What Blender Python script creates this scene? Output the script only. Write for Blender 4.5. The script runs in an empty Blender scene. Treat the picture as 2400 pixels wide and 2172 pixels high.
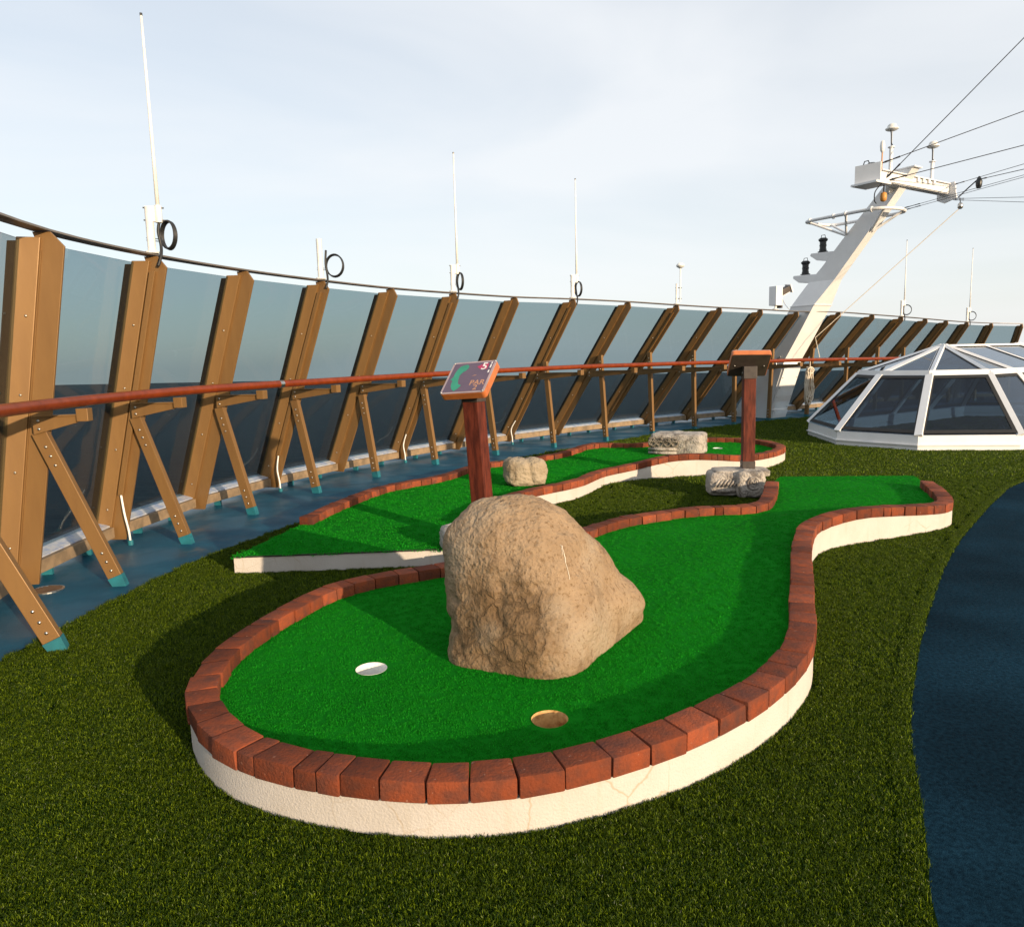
import bpy, bmesh, math, random
from mathutils import Vector, Matrix, noise
from mathutils.geometry import delaunay_2d_cdt

R = math.radians
rng = random.Random(7)
scene = bpy.context.scene
COL = scene.collection

# ------------------------------------------------------------------ camera
cam_d = bpy.data.cameras.new('camera'); cam = bpy.data.objects.new('camera', cam_d); COL.objects.link(cam)
p_, r_ = R(7.75), R(1.5)
fwd = Vector((0, math.cos(p_), -math.sin(p_))); right = Vector((1, 0, 0)); down = Vector((0, -math.sin(p_), -math.cos(p_)))
cr = right*math.cos(r_) + down*math.sin(r_); cd = down*math.cos(r_) - right*math.sin(r_)
mw = Matrix((cr, -cd, -fwd)).transposed().to_4x4(); mw.translation = (0, 0, 1.2)
cam.matrix_world = mw
cam_d.sensor_fit = 'HORIZONTAL'; cam_d.sensor_width = 36; cam_d.lens = 36*1750/2400
cam_d.clip_start = 0.05; cam_d.clip_end = 60000
scene.camera = cam

# ------------------------------------------------------------------ sky and sun
SUN_EL, SUN_DIR = R(11.0), Vector((0.62, -0.78, 0)).normalized()
SUN_VEC = Vector((SUN_DIR.x*math.cos(SUN_EL), SUN_DIR.y*math.cos(SUN_EL), math.sin(SUN_EL)))
world = bpy.data.worlds.new('World'); scene.world = world; world.use_nodes = True
wn, wl = world.node_tree.nodes, world.node_tree.links
wn.clear()
out = wn.new('ShaderNodeOutputWorld'); bg = wn.new('ShaderNodeBackground'); sky = wn.new('ShaderNodeTexSky')
sky.sky_type = 'NISHITA'; sky.sun_disc = False
sky.sun_elevation = SUN_EL; sky.sun_rotation = math.atan2(SUN_DIR.x, SUN_DIR.y)
sky.altitude = 0; sky.air_density = 1.0; sky.dust_density = 1.2; sky.ozone_density = 1.5
tc = wn.new('ShaderNodeTexCoord'); mp = wn.new('ShaderNodeMapping'); mp.inputs['Scale'].default_value = (1.2, 1.2, 5.0); mp.inputs['Location'].default_value = (0, 2.2, 1); mp.inputs['Rotation'].default_value = (R(14), R(-12), R(25))
nz = wn.new('ShaderNodeTexNoise'); nz.inputs['Scale'].default_value = 1.1; nz.inputs['Detail'].default_value = 5; nz.inputs['Roughness'].default_value = .48; nz.inputs['Distortion'].default_value = .5
rp = wn.new('ShaderNodeValToRGB'); rp.color_ramp.elements[0].position = .36; rp.color_ramp.elements[0].color = (.60, .60, .60, 1); rp.color_ramp.elements[1].position = .64; rp.color_ramp.elements[1].color = (.86, .86, .86, 1)
mx = wn.new('ShaderNodeMix'); mx.data_type = 'RGBA'
wl.new(tc.outputs['Generated'], mp.inputs['Vector']); wl.new(mp.outputs[0], nz.inputs['Vector']); wl.new(nz.outputs['Fac'], rp.inputs['Fac'])
mx.inputs[7].default_value = (5.22, 5.32, 5.44, 1)   # thin even veil of high cloud
wl.new(rp.outputs[0], mx.inputs['Factor']); wl.new(sky.outputs[0], mx.inputs[6])
wl.new(mx.outputs[2], bg.inputs['Color']); bg.inputs['Strength'].default_value = 0.15; wl.new(bg.outputs[0], out.inputs[0])
sun_d = bpy.data.lights.new('sun', 'SUN'); sun = bpy.data.objects.new('sun', sun_d); COL.objects.link(sun)
sun_d.energy = 5.0; sun_d.angle = R(0.6); sun_d.color = (1.0, .78, .53)
sun.rotation_euler = (-SUN_VEC).to_track_quat('-Z', 'Y').to_euler(); sun.location = (8, -10, 9)
scene.view_settings.view_transform = 'Standard'; scene.view_settings.look = 'None'; scene.view_settings.gamma = 1
scene.view_settings.exposure = 0.32; scene.view_settings.use_curve_mapping = False

# ------------------------------------------------------------------ materials
def nodes_of(m): m.use_nodes = True; return m.node_tree.nodes, m.node_tree.links
def make_mat(name, col, col2=None, rough=.5, metal=0., scale=12., lo=.35, hi=.7, bump=0., bscale=120., spec=.5, rand=0., detail=6, bdist=.004, stretch=None, coat=0.):
    m = bpy.data.materials.new(name); n, l = nodes_of(m); b = n['Principled BSDF']
    b.inputs['Roughness'].default_value = rough; b.inputs['Metallic'].default_value = metal; b.inputs['Specular IOR Level'].default_value = spec
    if coat: b.inputs['Coat Weight'].default_value = coat
    t = n.new('ShaderNodeTexCoord'); vec = t.outputs['Object']
    if stretch:
        mpp = n.new('ShaderNodeMapping'); mpp.inputs['Scale'].default_value = stretch; l.new(vec, mpp.inputs['Vector']); vec = mpp.outputs[0]
    a = n.new('ShaderNodeTexNoise'); a.inputs['Scale'].default_value = scale; a.inputs['Detail'].default_value = detail; a.inputs['Roughness'].default_value = .6; l.new(vec, a.inputs['Vector'])
    c2 = col2 or tuple(x*.75 for x in col)
    mr = n.new('ShaderNodeMapRange'); mr.inputs[1].default_value = lo; mr.inputs[2].default_value = hi; l.new(a.outputs['Fac'], mr.inputs[0])
    x = n.new('ShaderNodeMix'); x.data_type = 'RGBA'; x.inputs[6].default_value = (*col, 1); x.inputs[7].default_value = (*c2, 1); l.new(mr.outputs[0], x.inputs['Factor'])
    src = x.outputs[2]
    if rand:
        oi = n.new('ShaderNodeObjectInfo'); hs = n.new('ShaderNodeHueSaturation')
        v = n.new('ShaderNodeMapRange'); v.inputs[3].default_value = 1-rand; v.inputs[4].default_value = 1+rand; l.new(oi.outputs['Random'], v.inputs[0]); l.new(v.outputs[0], hs.inputs['Value']); l.new(src, hs.inputs['Color'])
        src = hs.outputs[0]
    l.new(src, b.inputs['Base Color'])
    rr = n.new('ShaderNodeMapRange'); rr.inputs[3].default_value = max(.03, rough-.08); rr.inputs[4].default_value = min(1, rough+.1); l.new(a.outputs['Fac'], rr.inputs[0]); l.new(rr.outputs[0], b.inputs['Roughness'])
    if bump:
        q = n.new('ShaderNodeTexNoise'); q.inputs['Scale'].default_value = bscale; q.inputs['Detail'].default_value = 5; l.new(vec, q.inputs['Vector'])
        bb = n.new('ShaderNodeBump'); bb.inputs['Strength'].default_value = bump; bb.inputs['Distance'].default_value = bdist; l.new(q.outputs['Fac'], bb.inputs['Height']); l.new(bb.outputs[0], b.inputs['Normal'])
    return m

def glass_mat(name, tint, rough=.02, refl=.04, haze=0.0, hazecol=(.5, .5, .5)):
    m = bpy.data.materials.new(name); n, l = nodes_of(m); n.clear()
    o = n.new('ShaderNodeOutputMaterial'); tr = n.new('ShaderNodeBsdfTransparent'); gl = n.new('ShaderNodeBsdfGlossy'); lw = n.new('ShaderNodeLayerWeight'); lw.inputs[0].default_value = .5; pw = n.new('ShaderNodeMath'); pw.operation = 'POWER'; pw.inputs[1].default_value = 5; fr = n.new('ShaderNodeMath'); fr.operation = 'MULTIPLY_ADD'; fr.inputs[1].default_value = 1-refl; fr.inputs[2].default_value = refl; ms = n.new('ShaderNodeMixShader')
    tr.inputs[0].default_value = (*tint, 1); gl.inputs['Roughness'].default_value = rough; gl.inputs[0].default_value = (.9, .95, 1, 1); l.new(lw.outputs['Facing'], pw.inputs[0]); l.new(pw.outputs[0], fr.inputs[0])
    l.new(fr.outputs[0], ms.inputs[0]); l.new(tr.outputs[0], ms.inputs[1]); l.new(gl.outputs[0], ms.inputs[2])
    df = n.new('ShaderNodeBsdfDiffuse'); df.inputs[0].default_value = (*hazecol, 1); m2 = n.new('ShaderNodeMixShader')
    t = n.new('ShaderNodeTexCoord'); a = n.new('ShaderNodeTexNoise'); a.inputs['Scale'].default_value = 2.2; a.inputs['Detail'].default_value = 7; l.new(t.outputs['Object'], a.inputs['Vector'])
    a.inputs['Roughness'].default_value = .7; a.inputs['Distortion'].default_value = .8; mr = n.new('ShaderNodeMapRange'); mr.inputs[1].default_value = .45; mr.inputs[2].default_value = .75; mr.inputs[3].default_value = haze*.25; mr.inputs[4].default_value = haze*5; l.new(a.outputs['Fac'], mr.inputs[0]); l.new(mr.outputs[0], m2.inputs[0])
    l.new(ms.outputs[0], m2.inputs[1]); l.new(df.outputs[0], m2.inputs[2]); l.new(m2.outputs[0], o.inputs[0])
    return m

M = {}
M['bronze'] = make_mat('bronze_paint', (.235, .128, .044), (.190, .100, .034), rough=.45, scale=3, bump=.05, bscale=300, metal=.25, lo=.3, hi=.75, stretch=(5, 5, .9))
M['beam'] = make_mat('kerb_beam_paint', (.28, .195, .115), (.16, .115, .07), rough=.6, scale=9, bump=.2, bscale=90, lo=.4, hi=.65)
M['capmetal'] = make_mat('cap_rail_metal', (.20, .17, .145), (.14, .12, .10), rough=.4, metal=.4, scale=6)
M['rubber'] = make_mat('black_rubber', (.012, .012, .012), rough=.7, bump=.1)
M['varnish'] = make_mat('varnished_wood', (.205, .034, .0055), (.13, .020, .0035), rough=.34, scale=14, spec=.3)
M['teal'] = make_mat('teal_paint', (.02, .16, .20), (.012, .10, .13), rough=.4)
M['steel'] = make_mat('steel', (.62, .60, .56), rough=.3, metal=1.)
M['sill'] = make_mat('sill_paint', (.46, .47, .50), (.27, .33, .48), rough=.35, scale=14, lo=.45, hi=.6, stretch=(1, 1, 1))
M['white'] = make_mat('white_paint', (.77, .77, .77), (.71, .705, .70), rough=.4, scale=4, bump=.05)
M['plastic'] = make_mat('white_plastic', (.82, .81, .77), rough=.4)
M['black'] = make_mat('black_paint', (.012, .014, .016), rough=.35)
M['cable'] = make_mat('black_cable', (.014, .015, .017), rough=.5)
M['pane'] = glass_mat('tinted_glass', (.555, .63, .655), rough=.01, refl=.018, haze=.0022, hazecol=(.25, .30, .33))
M['skyglass'] = glass_mat('skylight_glass', (.40, .48, .56), rough=.015, refl=.03, haze=.004, hazecol=(.2, .24, .3))
M['plinth'] = make_mat('white_render', (.53, .49, .45), (.46, .415, .365), rough=.88, scale=4, bump=.7, bscale=150, bdist=.003, lo=.45, hi=.8, spec=.2)
M['boardwood'] = make_mat('board_wood', (.52, .16, .045), (.36, .10, .03), rough=.4, scale=9)
M['postwood'] = make_mat('post_wood', (.125, .026, .013), (.055, .011, .006), spec=.2, rough=.6, scale=10, stretch=(4, 4, .7), bump=.25, bscale=60, lo=.4, hi=.62)
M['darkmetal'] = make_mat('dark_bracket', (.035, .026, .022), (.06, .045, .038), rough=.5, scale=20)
M['orange'] = make_mat('orange_block', (.62, .28, .06), rough=.5)
M['rope'] = make_mat('rope', (.72, .64, .52), (.55, .47, .36), rough=.9, scale=60, bump=.5, bscale=300)
M['wire'] = make_mat('wire', (.05, .05, .055), rough=.5, metal=.6)
M['plaque'] = make_mat('plaque_print', (.085, .055, .095), (.11, .07, .11), rough=.12, scale=6)
M['plaqueframe'] = make_mat('plaque_border', (.40, .30, .31), rough=.2)
M['printgreen'] = make_mat('print_green', (.02, .27, .17), rough=.25)
M['printmagenta'] = make_mat('print_magenta', (.42, .02, .09), rough=.25)
M['printwhite'] = make_mat('print_white', (.8, .76, .74), rough=.25)
M['printtan'] = make_mat('print_tan', (.50, .25, .14), rough=.25)
M['mudcup'] = make_mat('stained_cup', (.62, .38, .15), (.30, .13, .03), rough=.7, scale=30, lo=.4, hi=.65)
M['rust'] = make_mat('rusty_iron', (.13, .075, .04), (.07, .04, .025), rough=.8, scale=40)
M['backing'] = make_mat('turf_backing', (.02, .022, .012), (.16, .07, .02), rough=.9, scale=6, lo=.6, hi=.68)

# brick: fired clay with dark scorch patches
def brick_mat():
    m = make_mat('red_brick', (.215, .050, .019), (.140, .042, .023), rough=.88, scale=22, bump=.9, bscale=120, bdist=.004, rand=.42, lo=.40, hi=.62, spec=.2, detail=8)
    n, l = nodes_of(m); b = n['Principled BSDF']
    src = b.inputs['Base Color'].links[0].from_socket
    t = n.new('ShaderNodeTexCoord'); a = n.new('ShaderNodeTexNoise'); a.inputs['Scale'].default_value = 9; a.inputs['Detail'].default_value = 4; l.new(t.outputs['Object'], a.inputs['Vector'])
    mr = n.new('ShaderNodeMapRange'); mr.inputs[1].default_value = .54; mr.inputs[2].default_value = .72; mr.inputs[4].default_value = .6; l.new(a.outputs['Fac'], mr.inputs[0])
    x = n.new('ShaderNodeMix'); x.data_type = 'RGBA'; l.new(mr.outputs[0], x.inputs['Factor']); l.new(src, x.inputs[6]); x.inputs[7].default_value = (.055, .030, .028, 1)
    s = n.new('ShaderNodeTexNoise'); s.inputs['Scale'].default_value = 70; s.inputs['Detail'].default_value = 3; l.new(t.outputs['Object'], s.inputs['Vector'])
    sr = n.new('ShaderNodeMapRange'); sr.inputs[1].default_value = .70; sr.inputs[2].default_value = .76; sr.inputs[4].default_value = .6; l.new(s.outputs['Fac'], sr.inputs[0])
    y = n.new('ShaderNodeMix'); y.data_type = 'RGBA'; l.new(sr.outputs[0], y.inputs['Factor']); l.new(x.outputs[2], y.inputs[6]); y.inputs[7].default_value = (.42, .24, .17, 1)
    l.new(y.outputs[2], b.inputs['Base Color'])
    return m
M['brick'] = brick_mat()

def stone_mat(name, col, col2, dark, scale=6., bump=.8, bs=30., dlo=.55, dhi=.7):
    m = make_mat(name, col, col2, rough=.9, scale=scale, bump=bump, bscale=bs, bdist=.02, lo=.35, hi=.7, detail=9, spec=.2)
    n, l = nodes_of(m); b = n['Principled BSDF']; src = b.inputs['Base Color'].links[0].from_socket
    t = n.new('ShaderNodeTexCoord'); a = n.new('ShaderNodeTexNoise'); a.inputs['Scale'].default_value = scale*.6; a.inputs['Detail'].default_value = 10; a.inputs['Roughness'].default_value = .65; a.inputs['Distortion'].default_value = .4
    mpp = n.new('ShaderNodeMapping'); mpp.inputs['Location'].default_value = (3.1, 1.7, .4); l.new(t.outputs['Object'], mpp.inputs['Vector']); l.new(mpp.outputs[0], a.inputs['Vector'])
    mr = n.new('ShaderNodeMapRange'); mr.inputs[1].default_value = dlo; mr.inputs[2].default_value = dhi; mr.inputs[4].default_value = .8; l.new(a.outputs['Fac'], mr.inputs[0])
    x = n.new('ShaderNodeMix'); x.data_type = 'RGBA'; l.new(mr.outputs[0], x.inputs['Factor']); l.new(src, x.inputs[6]); x.inputs[7].default_value = (*dark, 1)
    l.new(x.outputs[2], b.inputs['Base Color'])
    # second, finer relief: pits and chips
    v = n.new('ShaderNodeTexVoronoi'); v.inputs['Scale'].default_value = bs*1.6; v.feature = 'SMOOTH_F1'; l.new(t.outputs['Object'], v.inputs['Vector'])
    old = b.inputs['Normal'].links[0].from_node
    b2 = n.new('ShaderNodeBump'); b2.inputs['Strength'].default_value = .35; b2.inputs['Distance'].default_value = .008; l.new(v.outputs['Distance'], b2.inputs['Height']); l.new(old.outputs[0], b2.inputs['Normal']); l.new(b2.outputs[0], b.inputs['Normal'])
    return m
M['boulder'] = stone_mat('tan_boulder', (.320, .225, .140), (.235, .158, .092), (.125, .076, .040), 8, .6, 55, .55, .66)
def boulder_dark_patch(m):      # darker brown patch on the lower front, with cracked flakes
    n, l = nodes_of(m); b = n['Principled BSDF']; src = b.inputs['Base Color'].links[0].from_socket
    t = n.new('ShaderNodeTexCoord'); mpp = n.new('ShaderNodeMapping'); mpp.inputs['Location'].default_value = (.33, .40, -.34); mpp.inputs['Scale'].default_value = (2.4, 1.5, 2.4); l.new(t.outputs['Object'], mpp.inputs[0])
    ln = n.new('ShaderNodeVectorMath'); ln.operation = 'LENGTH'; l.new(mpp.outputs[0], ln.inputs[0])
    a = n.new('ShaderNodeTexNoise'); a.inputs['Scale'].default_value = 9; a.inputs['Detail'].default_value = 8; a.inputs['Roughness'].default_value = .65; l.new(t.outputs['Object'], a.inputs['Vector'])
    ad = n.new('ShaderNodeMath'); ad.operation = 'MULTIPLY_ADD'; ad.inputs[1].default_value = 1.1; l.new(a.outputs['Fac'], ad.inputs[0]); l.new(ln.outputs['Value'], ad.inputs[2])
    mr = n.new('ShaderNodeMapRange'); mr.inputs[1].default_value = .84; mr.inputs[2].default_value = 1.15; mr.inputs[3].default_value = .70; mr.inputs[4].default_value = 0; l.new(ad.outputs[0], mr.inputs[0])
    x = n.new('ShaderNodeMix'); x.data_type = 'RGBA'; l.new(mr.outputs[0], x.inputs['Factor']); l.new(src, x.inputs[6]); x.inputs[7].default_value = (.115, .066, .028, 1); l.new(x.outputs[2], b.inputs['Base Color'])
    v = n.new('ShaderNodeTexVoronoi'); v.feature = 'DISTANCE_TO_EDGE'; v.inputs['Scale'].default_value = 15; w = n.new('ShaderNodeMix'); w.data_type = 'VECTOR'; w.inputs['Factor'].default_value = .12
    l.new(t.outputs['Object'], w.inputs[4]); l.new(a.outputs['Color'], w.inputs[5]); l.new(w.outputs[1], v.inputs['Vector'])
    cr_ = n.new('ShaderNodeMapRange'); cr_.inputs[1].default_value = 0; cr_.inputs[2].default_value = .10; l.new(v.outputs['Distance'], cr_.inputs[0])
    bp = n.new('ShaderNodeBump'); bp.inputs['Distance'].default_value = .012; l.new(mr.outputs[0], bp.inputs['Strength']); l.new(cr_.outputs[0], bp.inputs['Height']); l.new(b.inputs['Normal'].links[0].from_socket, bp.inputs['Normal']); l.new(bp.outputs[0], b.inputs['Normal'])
boulder_dark_patch(M['boulder'])
def boulder_pits(m):
    n, l = nodes_of(m); b = n['Principled BSDF']; src = b.inputs['Base Color'].links[0].from_socket
    t = n.new('ShaderNodeTexCoord'); a = n.new('ShaderNodeTexNoise'); a.inputs['Scale'].default_value = 62; a.inputs['Detail'].default_value = 5; a.inputs['Roughness'].default_value = .7; l.new(t.outputs['Object'], a.inputs['Vector'])
    mr = n.new('ShaderNodeMapRange'); mr.inputs[1].default_value = .54; mr.inputs[2].default_value = .68; mr.inputs[4].default_value = .8; l.new(a.outputs['Fac'], mr.inputs[0])
    x = n.new('ShaderNodeMix'); x.data_type = 'RGBA'; l.new(mr.outputs[0], x.inputs['Factor']); l.new(src, x.inputs[6]); x.inputs[7].default_value = (.15, .088, .042, 1)
    g = n.new('ShaderNodeTexNoise'); g.inputs['Scale'].default_value = 3.2; g.inputs['Detail'].default_value = 4; l.new(t.outputs['Object'], g.inputs['Vector'])
    mg = n.new('ShaderNodeMapRange'); mg.inputs[1].default_value = .5; mg.inputs[2].default_value = .66; mg.inputs[4].default_value = .7; l.new(g.outputs['Fac'], mg.inputs[0])
    y = n.new('ShaderNodeMix'); y.data_type = 'RGBA'; l.new(mg.outputs[0], y.inputs['Factor']); l.new(x.outputs[2], y.inputs[6]); y.inputs[7].default_value = (.34, .275, .20, 1)
    z = n.new('ShaderNodeMix'); z.data_type = 'RGBA'; l.new(mr.outputs[0], z.inputs['Factor']); l.new(y.outputs[2], z.inputs[6]); z.inputs[7].default_value = (.16, .10, .052, 1)
    l.new(z.outputs[2], b.inputs['Base Color'])
boulder_pits(M['boulder'])
def plinth_wear(m):       # hairline cracks and weather drips
    n, l = nodes_of(m); b = n['Principled BSDF']; src = b.inputs['Base Color'].links[0].from_socket
    t = n.new('ShaderNodeTexCoord'); a = n.new('ShaderNodeTexNoise'); a.inputs['Scale'].default_value = 5; a.inputs['Detail'].default_value = 6; l.new(t.outputs['Object'], a.inputs['Vector'])
    w = n.new('ShaderNodeMix'); w.data_type = 'VECTOR'; w.inputs['Factor'].default_value = .10; l.new(t.outputs['Object'], w.inputs[4]); l.new(a.outputs['Color'], w.inputs[5])
    v = n.new('ShaderNodeTexVoronoi'); v.feature = 'DISTANCE_TO_EDGE'; v.inputs['Scale'].default_value = 7; l.new(w.outputs[1], v.inputs['Vector'])
    c = n.new('ShaderNodeMapRange'); c.inputs[1].default_value = .006; c.inputs[2].default_value = .02; c.inputs[3].default_value = .55; c.inputs[4].default_value = 0; l.new(v.outputs['Distance'], c.inputs[0])
    k = n.new('ShaderNodeTexNoise'); k.inputs['Scale'].default_value = 1.7; l.new(t.outputs['Object'], k.inputs['Vector'])
    km = n.new('ShaderNodeMapRange'); km.inputs[1].default_value = .54; km.inputs[2].default_value = .62; l.new(k.outputs['Fac'], km.inputs[0])
    mu = n.new('ShaderNodeMath'); mu.operation = 'MULTIPLY'; l.new(c.outputs[0], mu.inputs[0]); l.new(km.outputs[0], mu.inputs[1])
    x = n.new('ShaderNodeMix'); x.data_type = 'RGBA'; l.new(mu.outputs[0], x.inputs['Factor']); l.new(src, x.inputs[6]); x.inputs[7].default_value = (.36, .27, .16, 1)
    mp_ = n.new('ShaderNodeMapping'); mp_.inputs['Scale'].default_value = (22, 22, 2.5); l.new(t.outputs['Object'], mp_.inputs[0])
    d = n.new('ShaderNodeTexNoise'); d.inputs['Scale'].default_value = 1; d.inputs['Detail'].default_value = 4; l.new(mp_.outputs[0], d.inputs['Vector'])
    dm = n.new('ShaderNodeMapRange'); dm.inputs[1].default_value = .58; dm.inputs[2].default_value = .75; dm.inputs[4].default_value = .45; l.new(d.outputs['Fac'], dm.inputs[0])
    y = n.new('ShaderNodeMix'); y.data_type = 'RGBA'; l.new(dm.outputs[0], y.inputs['Factor']); l.new(x.outputs[2], y.inputs[6]); y.inputs[7].default_value = (.44, .38, .30, 1)
    l.new(y.outputs[2], b.inputs['Base Color'])
plinth_wear(M['plinth'])
M['rock'] = stone_mat('pale_rock', (.37, .30, .215), (.29, .23, .155), (.14, .10, .06), 9, .8, 40)
M['carved'] = stone_mat('weathered_stone', (.46, .42, .37), (.32, .285, .25), (.10, .085, .075), 12, .8, 60, .50, .62)
M['carvedark'] = stone_mat('stained_stone', (.30, .26, .21), (.16, .14, .115), (.05, .043, .036), 18, .8, 60, .5, .6)

def ground_mat(name, cols, rough, scale, bump, bscale, wet=0.):
    m = make_mat(name, cols[0], cols[1], rough=rough, scale=scale, bump=bump, bscale=bscale, detail=9, lo=.35, hi=.68)
    n, l = nodes_of(m); b = n['Principled BSDF']
    t = n.new('ShaderNodeTexCoord')
    if len(cols) > 2:
        src = b.inputs['Base Color'].links[0].from_socket
        a = n.new('ShaderNodeTexNoise'); a.inputs['Scale'].default_value = 2.6; a.inputs['Detail'].default_value = 8; l.new(t.outputs['Object'], a.inputs['Vector'])
        mr = n.new('ShaderNodeMapRange'); mr.inputs[1].default_value = .64; mr.inputs[2].default_value = .68; mr.inputs[4].default_value = .75; l.new(a.outputs['Fac'], mr.inputs[0])
        x = n.new('ShaderNodeMix'); x.data_type = 'RGBA'; l.new(mr.outputs[0], x.inputs['Factor']); l.new(src, x.inputs[6]); x.inputs[7].default_value = (*cols[2], 1); l.new(x.outputs[2], b.inputs['Base Color'])
    if wet:
        a = n.new('ShaderNodeTexNoise'); a.inputs['Scale'].default_value = 1.6; a.inputs['Detail'].default_value = 6; l.new(t.outputs['Object'], a.inputs['Vector'])
        mr = n.new('ShaderNodeMapRange'); mr.inputs[1].default_value = .42; mr.inputs[2].default_value = .58; mr.inputs[3].default_value = wet; mr.inputs[4].default_value = rough; l.new(a.outputs['Fac'], mr.inputs[0]); l.new(mr.outputs[0], b.inputs['Roughness'])
    return m
M['deck'] = ground_mat('blue_deck_paint', [(.006, .088, .150), (.004, .055, .100), (.07, .095, .11)], .65, 3., .25, 55, wet=.38)
M['deck'].node_tree.nodes['Principled BSDF'].inputs['Specular IOR Level'].default_value = .28
M['path'] = ground_mat('blue_rubber_path', [(.0075, .0300, .0500), (.0025, .0115, .0200)], .95, 75, 1.0, 320)
def path_mottle(m):      # worn and scuffed areas of the rubber
    n, l = nodes_of(m); b = n['Principled BSDF']; src = b.inputs['Base Color'].links[0].from_socket
    t = n.new('ShaderNodeTexCoord'); a = n.new('ShaderNodeTexNoise'); a.inputs['Scale'].default_value = 1.7; a.inputs['Detail'].default_value = 6; l.new(t.outputs['Object'], a.inputs['Vector'])
    mr = n.new('ShaderNodeMapRange'); mr.inputs[1].default_value = .35; mr.inputs[2].default_value = .7; mr.inputs[3].default_value = .72; mr.inputs[4].default_value = 1.45; l.new(a.outputs['Fac'], mr.inputs[0])
    h = n.new('ShaderNodeHueSaturation'); l.new(src, h.inputs['Color']); l.new(mr.outputs[0], h.inputs['Value']); l.new(h.outputs[0], b.inputs['Base Color'])
path_mottle(M['path'])
M['path'].node_tree.nodes['Principled BSDF'].inputs['Specular IOR Level'].default_value = .03
M['lawnbase'] = make_mat('lawn_base', (.008, .018, .002), (.005, .011, .002), rough=1, scale=40, spec=0)
M['turf'] = make_mat('putting_turf', (.005, .17, .008), (.004, .12, .006), rough=.95, scale=2.5, bump=.8, bscale=420, spec=.03)

def blade_mat(name, a, b_, tip, rough=.45, spec=.4, var=.35, pw=1.):
    m = bpy.data.materials.new(name); n, l = nodes_of(m); b = n['Principled BSDF']
    oi = n.new('ShaderNodeObjectInfo'); g = n.new('ShaderNodeNewGeometry')
    w = n.new('ShaderNodeTexNoise'); w.inputs['Scale'].default_value = 3.0; w.inputs['Detail'].default_value = 4
    t = n.new('ShaderNodeTexCoord'); l.new(g.outputs['Position'], w.inputs['Vector'])
    f = n.new('ShaderNodeTexWhiteNoise'); f.noise_dimensions = '1D'; l.new(g.outputs['Random Per Island'], f.inputs['W'])
    x = n.new('ShaderNodeMix'); x.data_type = 'RGBA'; x.inputs[6].default_value = (*a, 1); x.inputs[7].default_value = (*b_, 1); pp = n.new('ShaderNodeMath'); pp.operation = 'POWER'; pp.inputs[1].default_value = pw; l.new(f.outputs['Value'], pp.inputs[0]); l.new(pp.outputs[0], x.inputs['Factor'])
    y = n.new('ShaderNodeMix'); y.data_type = 'RGBA'; y.inputs[7].default_value = (*tip, 1); l.new(x.outputs[2], y.inputs[6])
    mr = n.new('ShaderNodeMapRange'); mr.inputs[1].default_value = .35; mr.inputs[2].default_value = .75; mr.inputs[4].default_value = var; l.new(w.outputs['Fac'], mr.inputs[0]); l.new(mr.outputs[0], y.inputs['Factor'])
    l.new(y.outputs[2], b.inputs['Base Color']); b.inputs['Roughness'].default_value = rough; b.inputs['Specular IOR Level'].default_value = spec
    o = n['Material Output']; tl = n.new('ShaderNodeBsdfTranslucent'); l.new(y.outputs[2], tl.inputs[0]); ms = n.new('ShaderNodeMixShader'); ms.inputs[0].default_value = .28
    l.new(b.outputs[0], ms.inputs[1]); l.new(tl.outputs[0], ms.inputs[2]); l.new(ms.outputs[0], o.inputs[0])
    return m
M['blade'] = blade_mat('lawn_blades', (.009, .033, .002), (.250, .340, .009), (.065, .095, .003), rough=.38, spec=.22, var=.4, pw=3.2)  # a few bright blades paint sunlit sparkle into the blade colour
M['fibre'] = blade_mat('turf_fibres', (.005, .17, .007), (.016, .42, .018), (.016, .26, .012), rough=.45, spec=.12, pw=2.0)

def sea_mat():
    m = bpy.data.materials.new('sea_water'); n, l = nodes_of(m); b = n['Principled BSDF']
    b.inputs['Base Color'].default_value = (.0012, .0040, .0115, 1); b.inputs['Roughness'].default_value = .4; b.inputs['IOR'].default_value = 1.33; b.inputs['Specular IOR Level'].default_value = .04
    t = n.new('ShaderNodeTexCoord'); a = n.new('ShaderNodeTexNoise'); a.inputs['Scale'].default_value = .12; a.inputs['Detail'].default_value = 10; a.inputs['Roughness'].default_value = .65
    mpp = n.new('ShaderNodeMapping'); mpp.inputs['Scale'].default_value = (.6, 1.5, 1); mpp.inputs['Rotation'].default_value = (0, 0, .5); l.new(t.outputs['Object'], mpp.inputs[0]); l.new(mpp.outputs[0], a.inputs['Vector'])
    bb = n.new('ShaderNodeBump'); bb.inputs['Strength'].default_value = .8; bb.inputs['Distance'].default_value = 1.6; l.new(a.outputs['Fac'], bb.inputs['Height']); l.new(bb.outputs[0], b.inputs['Normal'])
    return m
M['sea'] = sea_mat()

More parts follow.
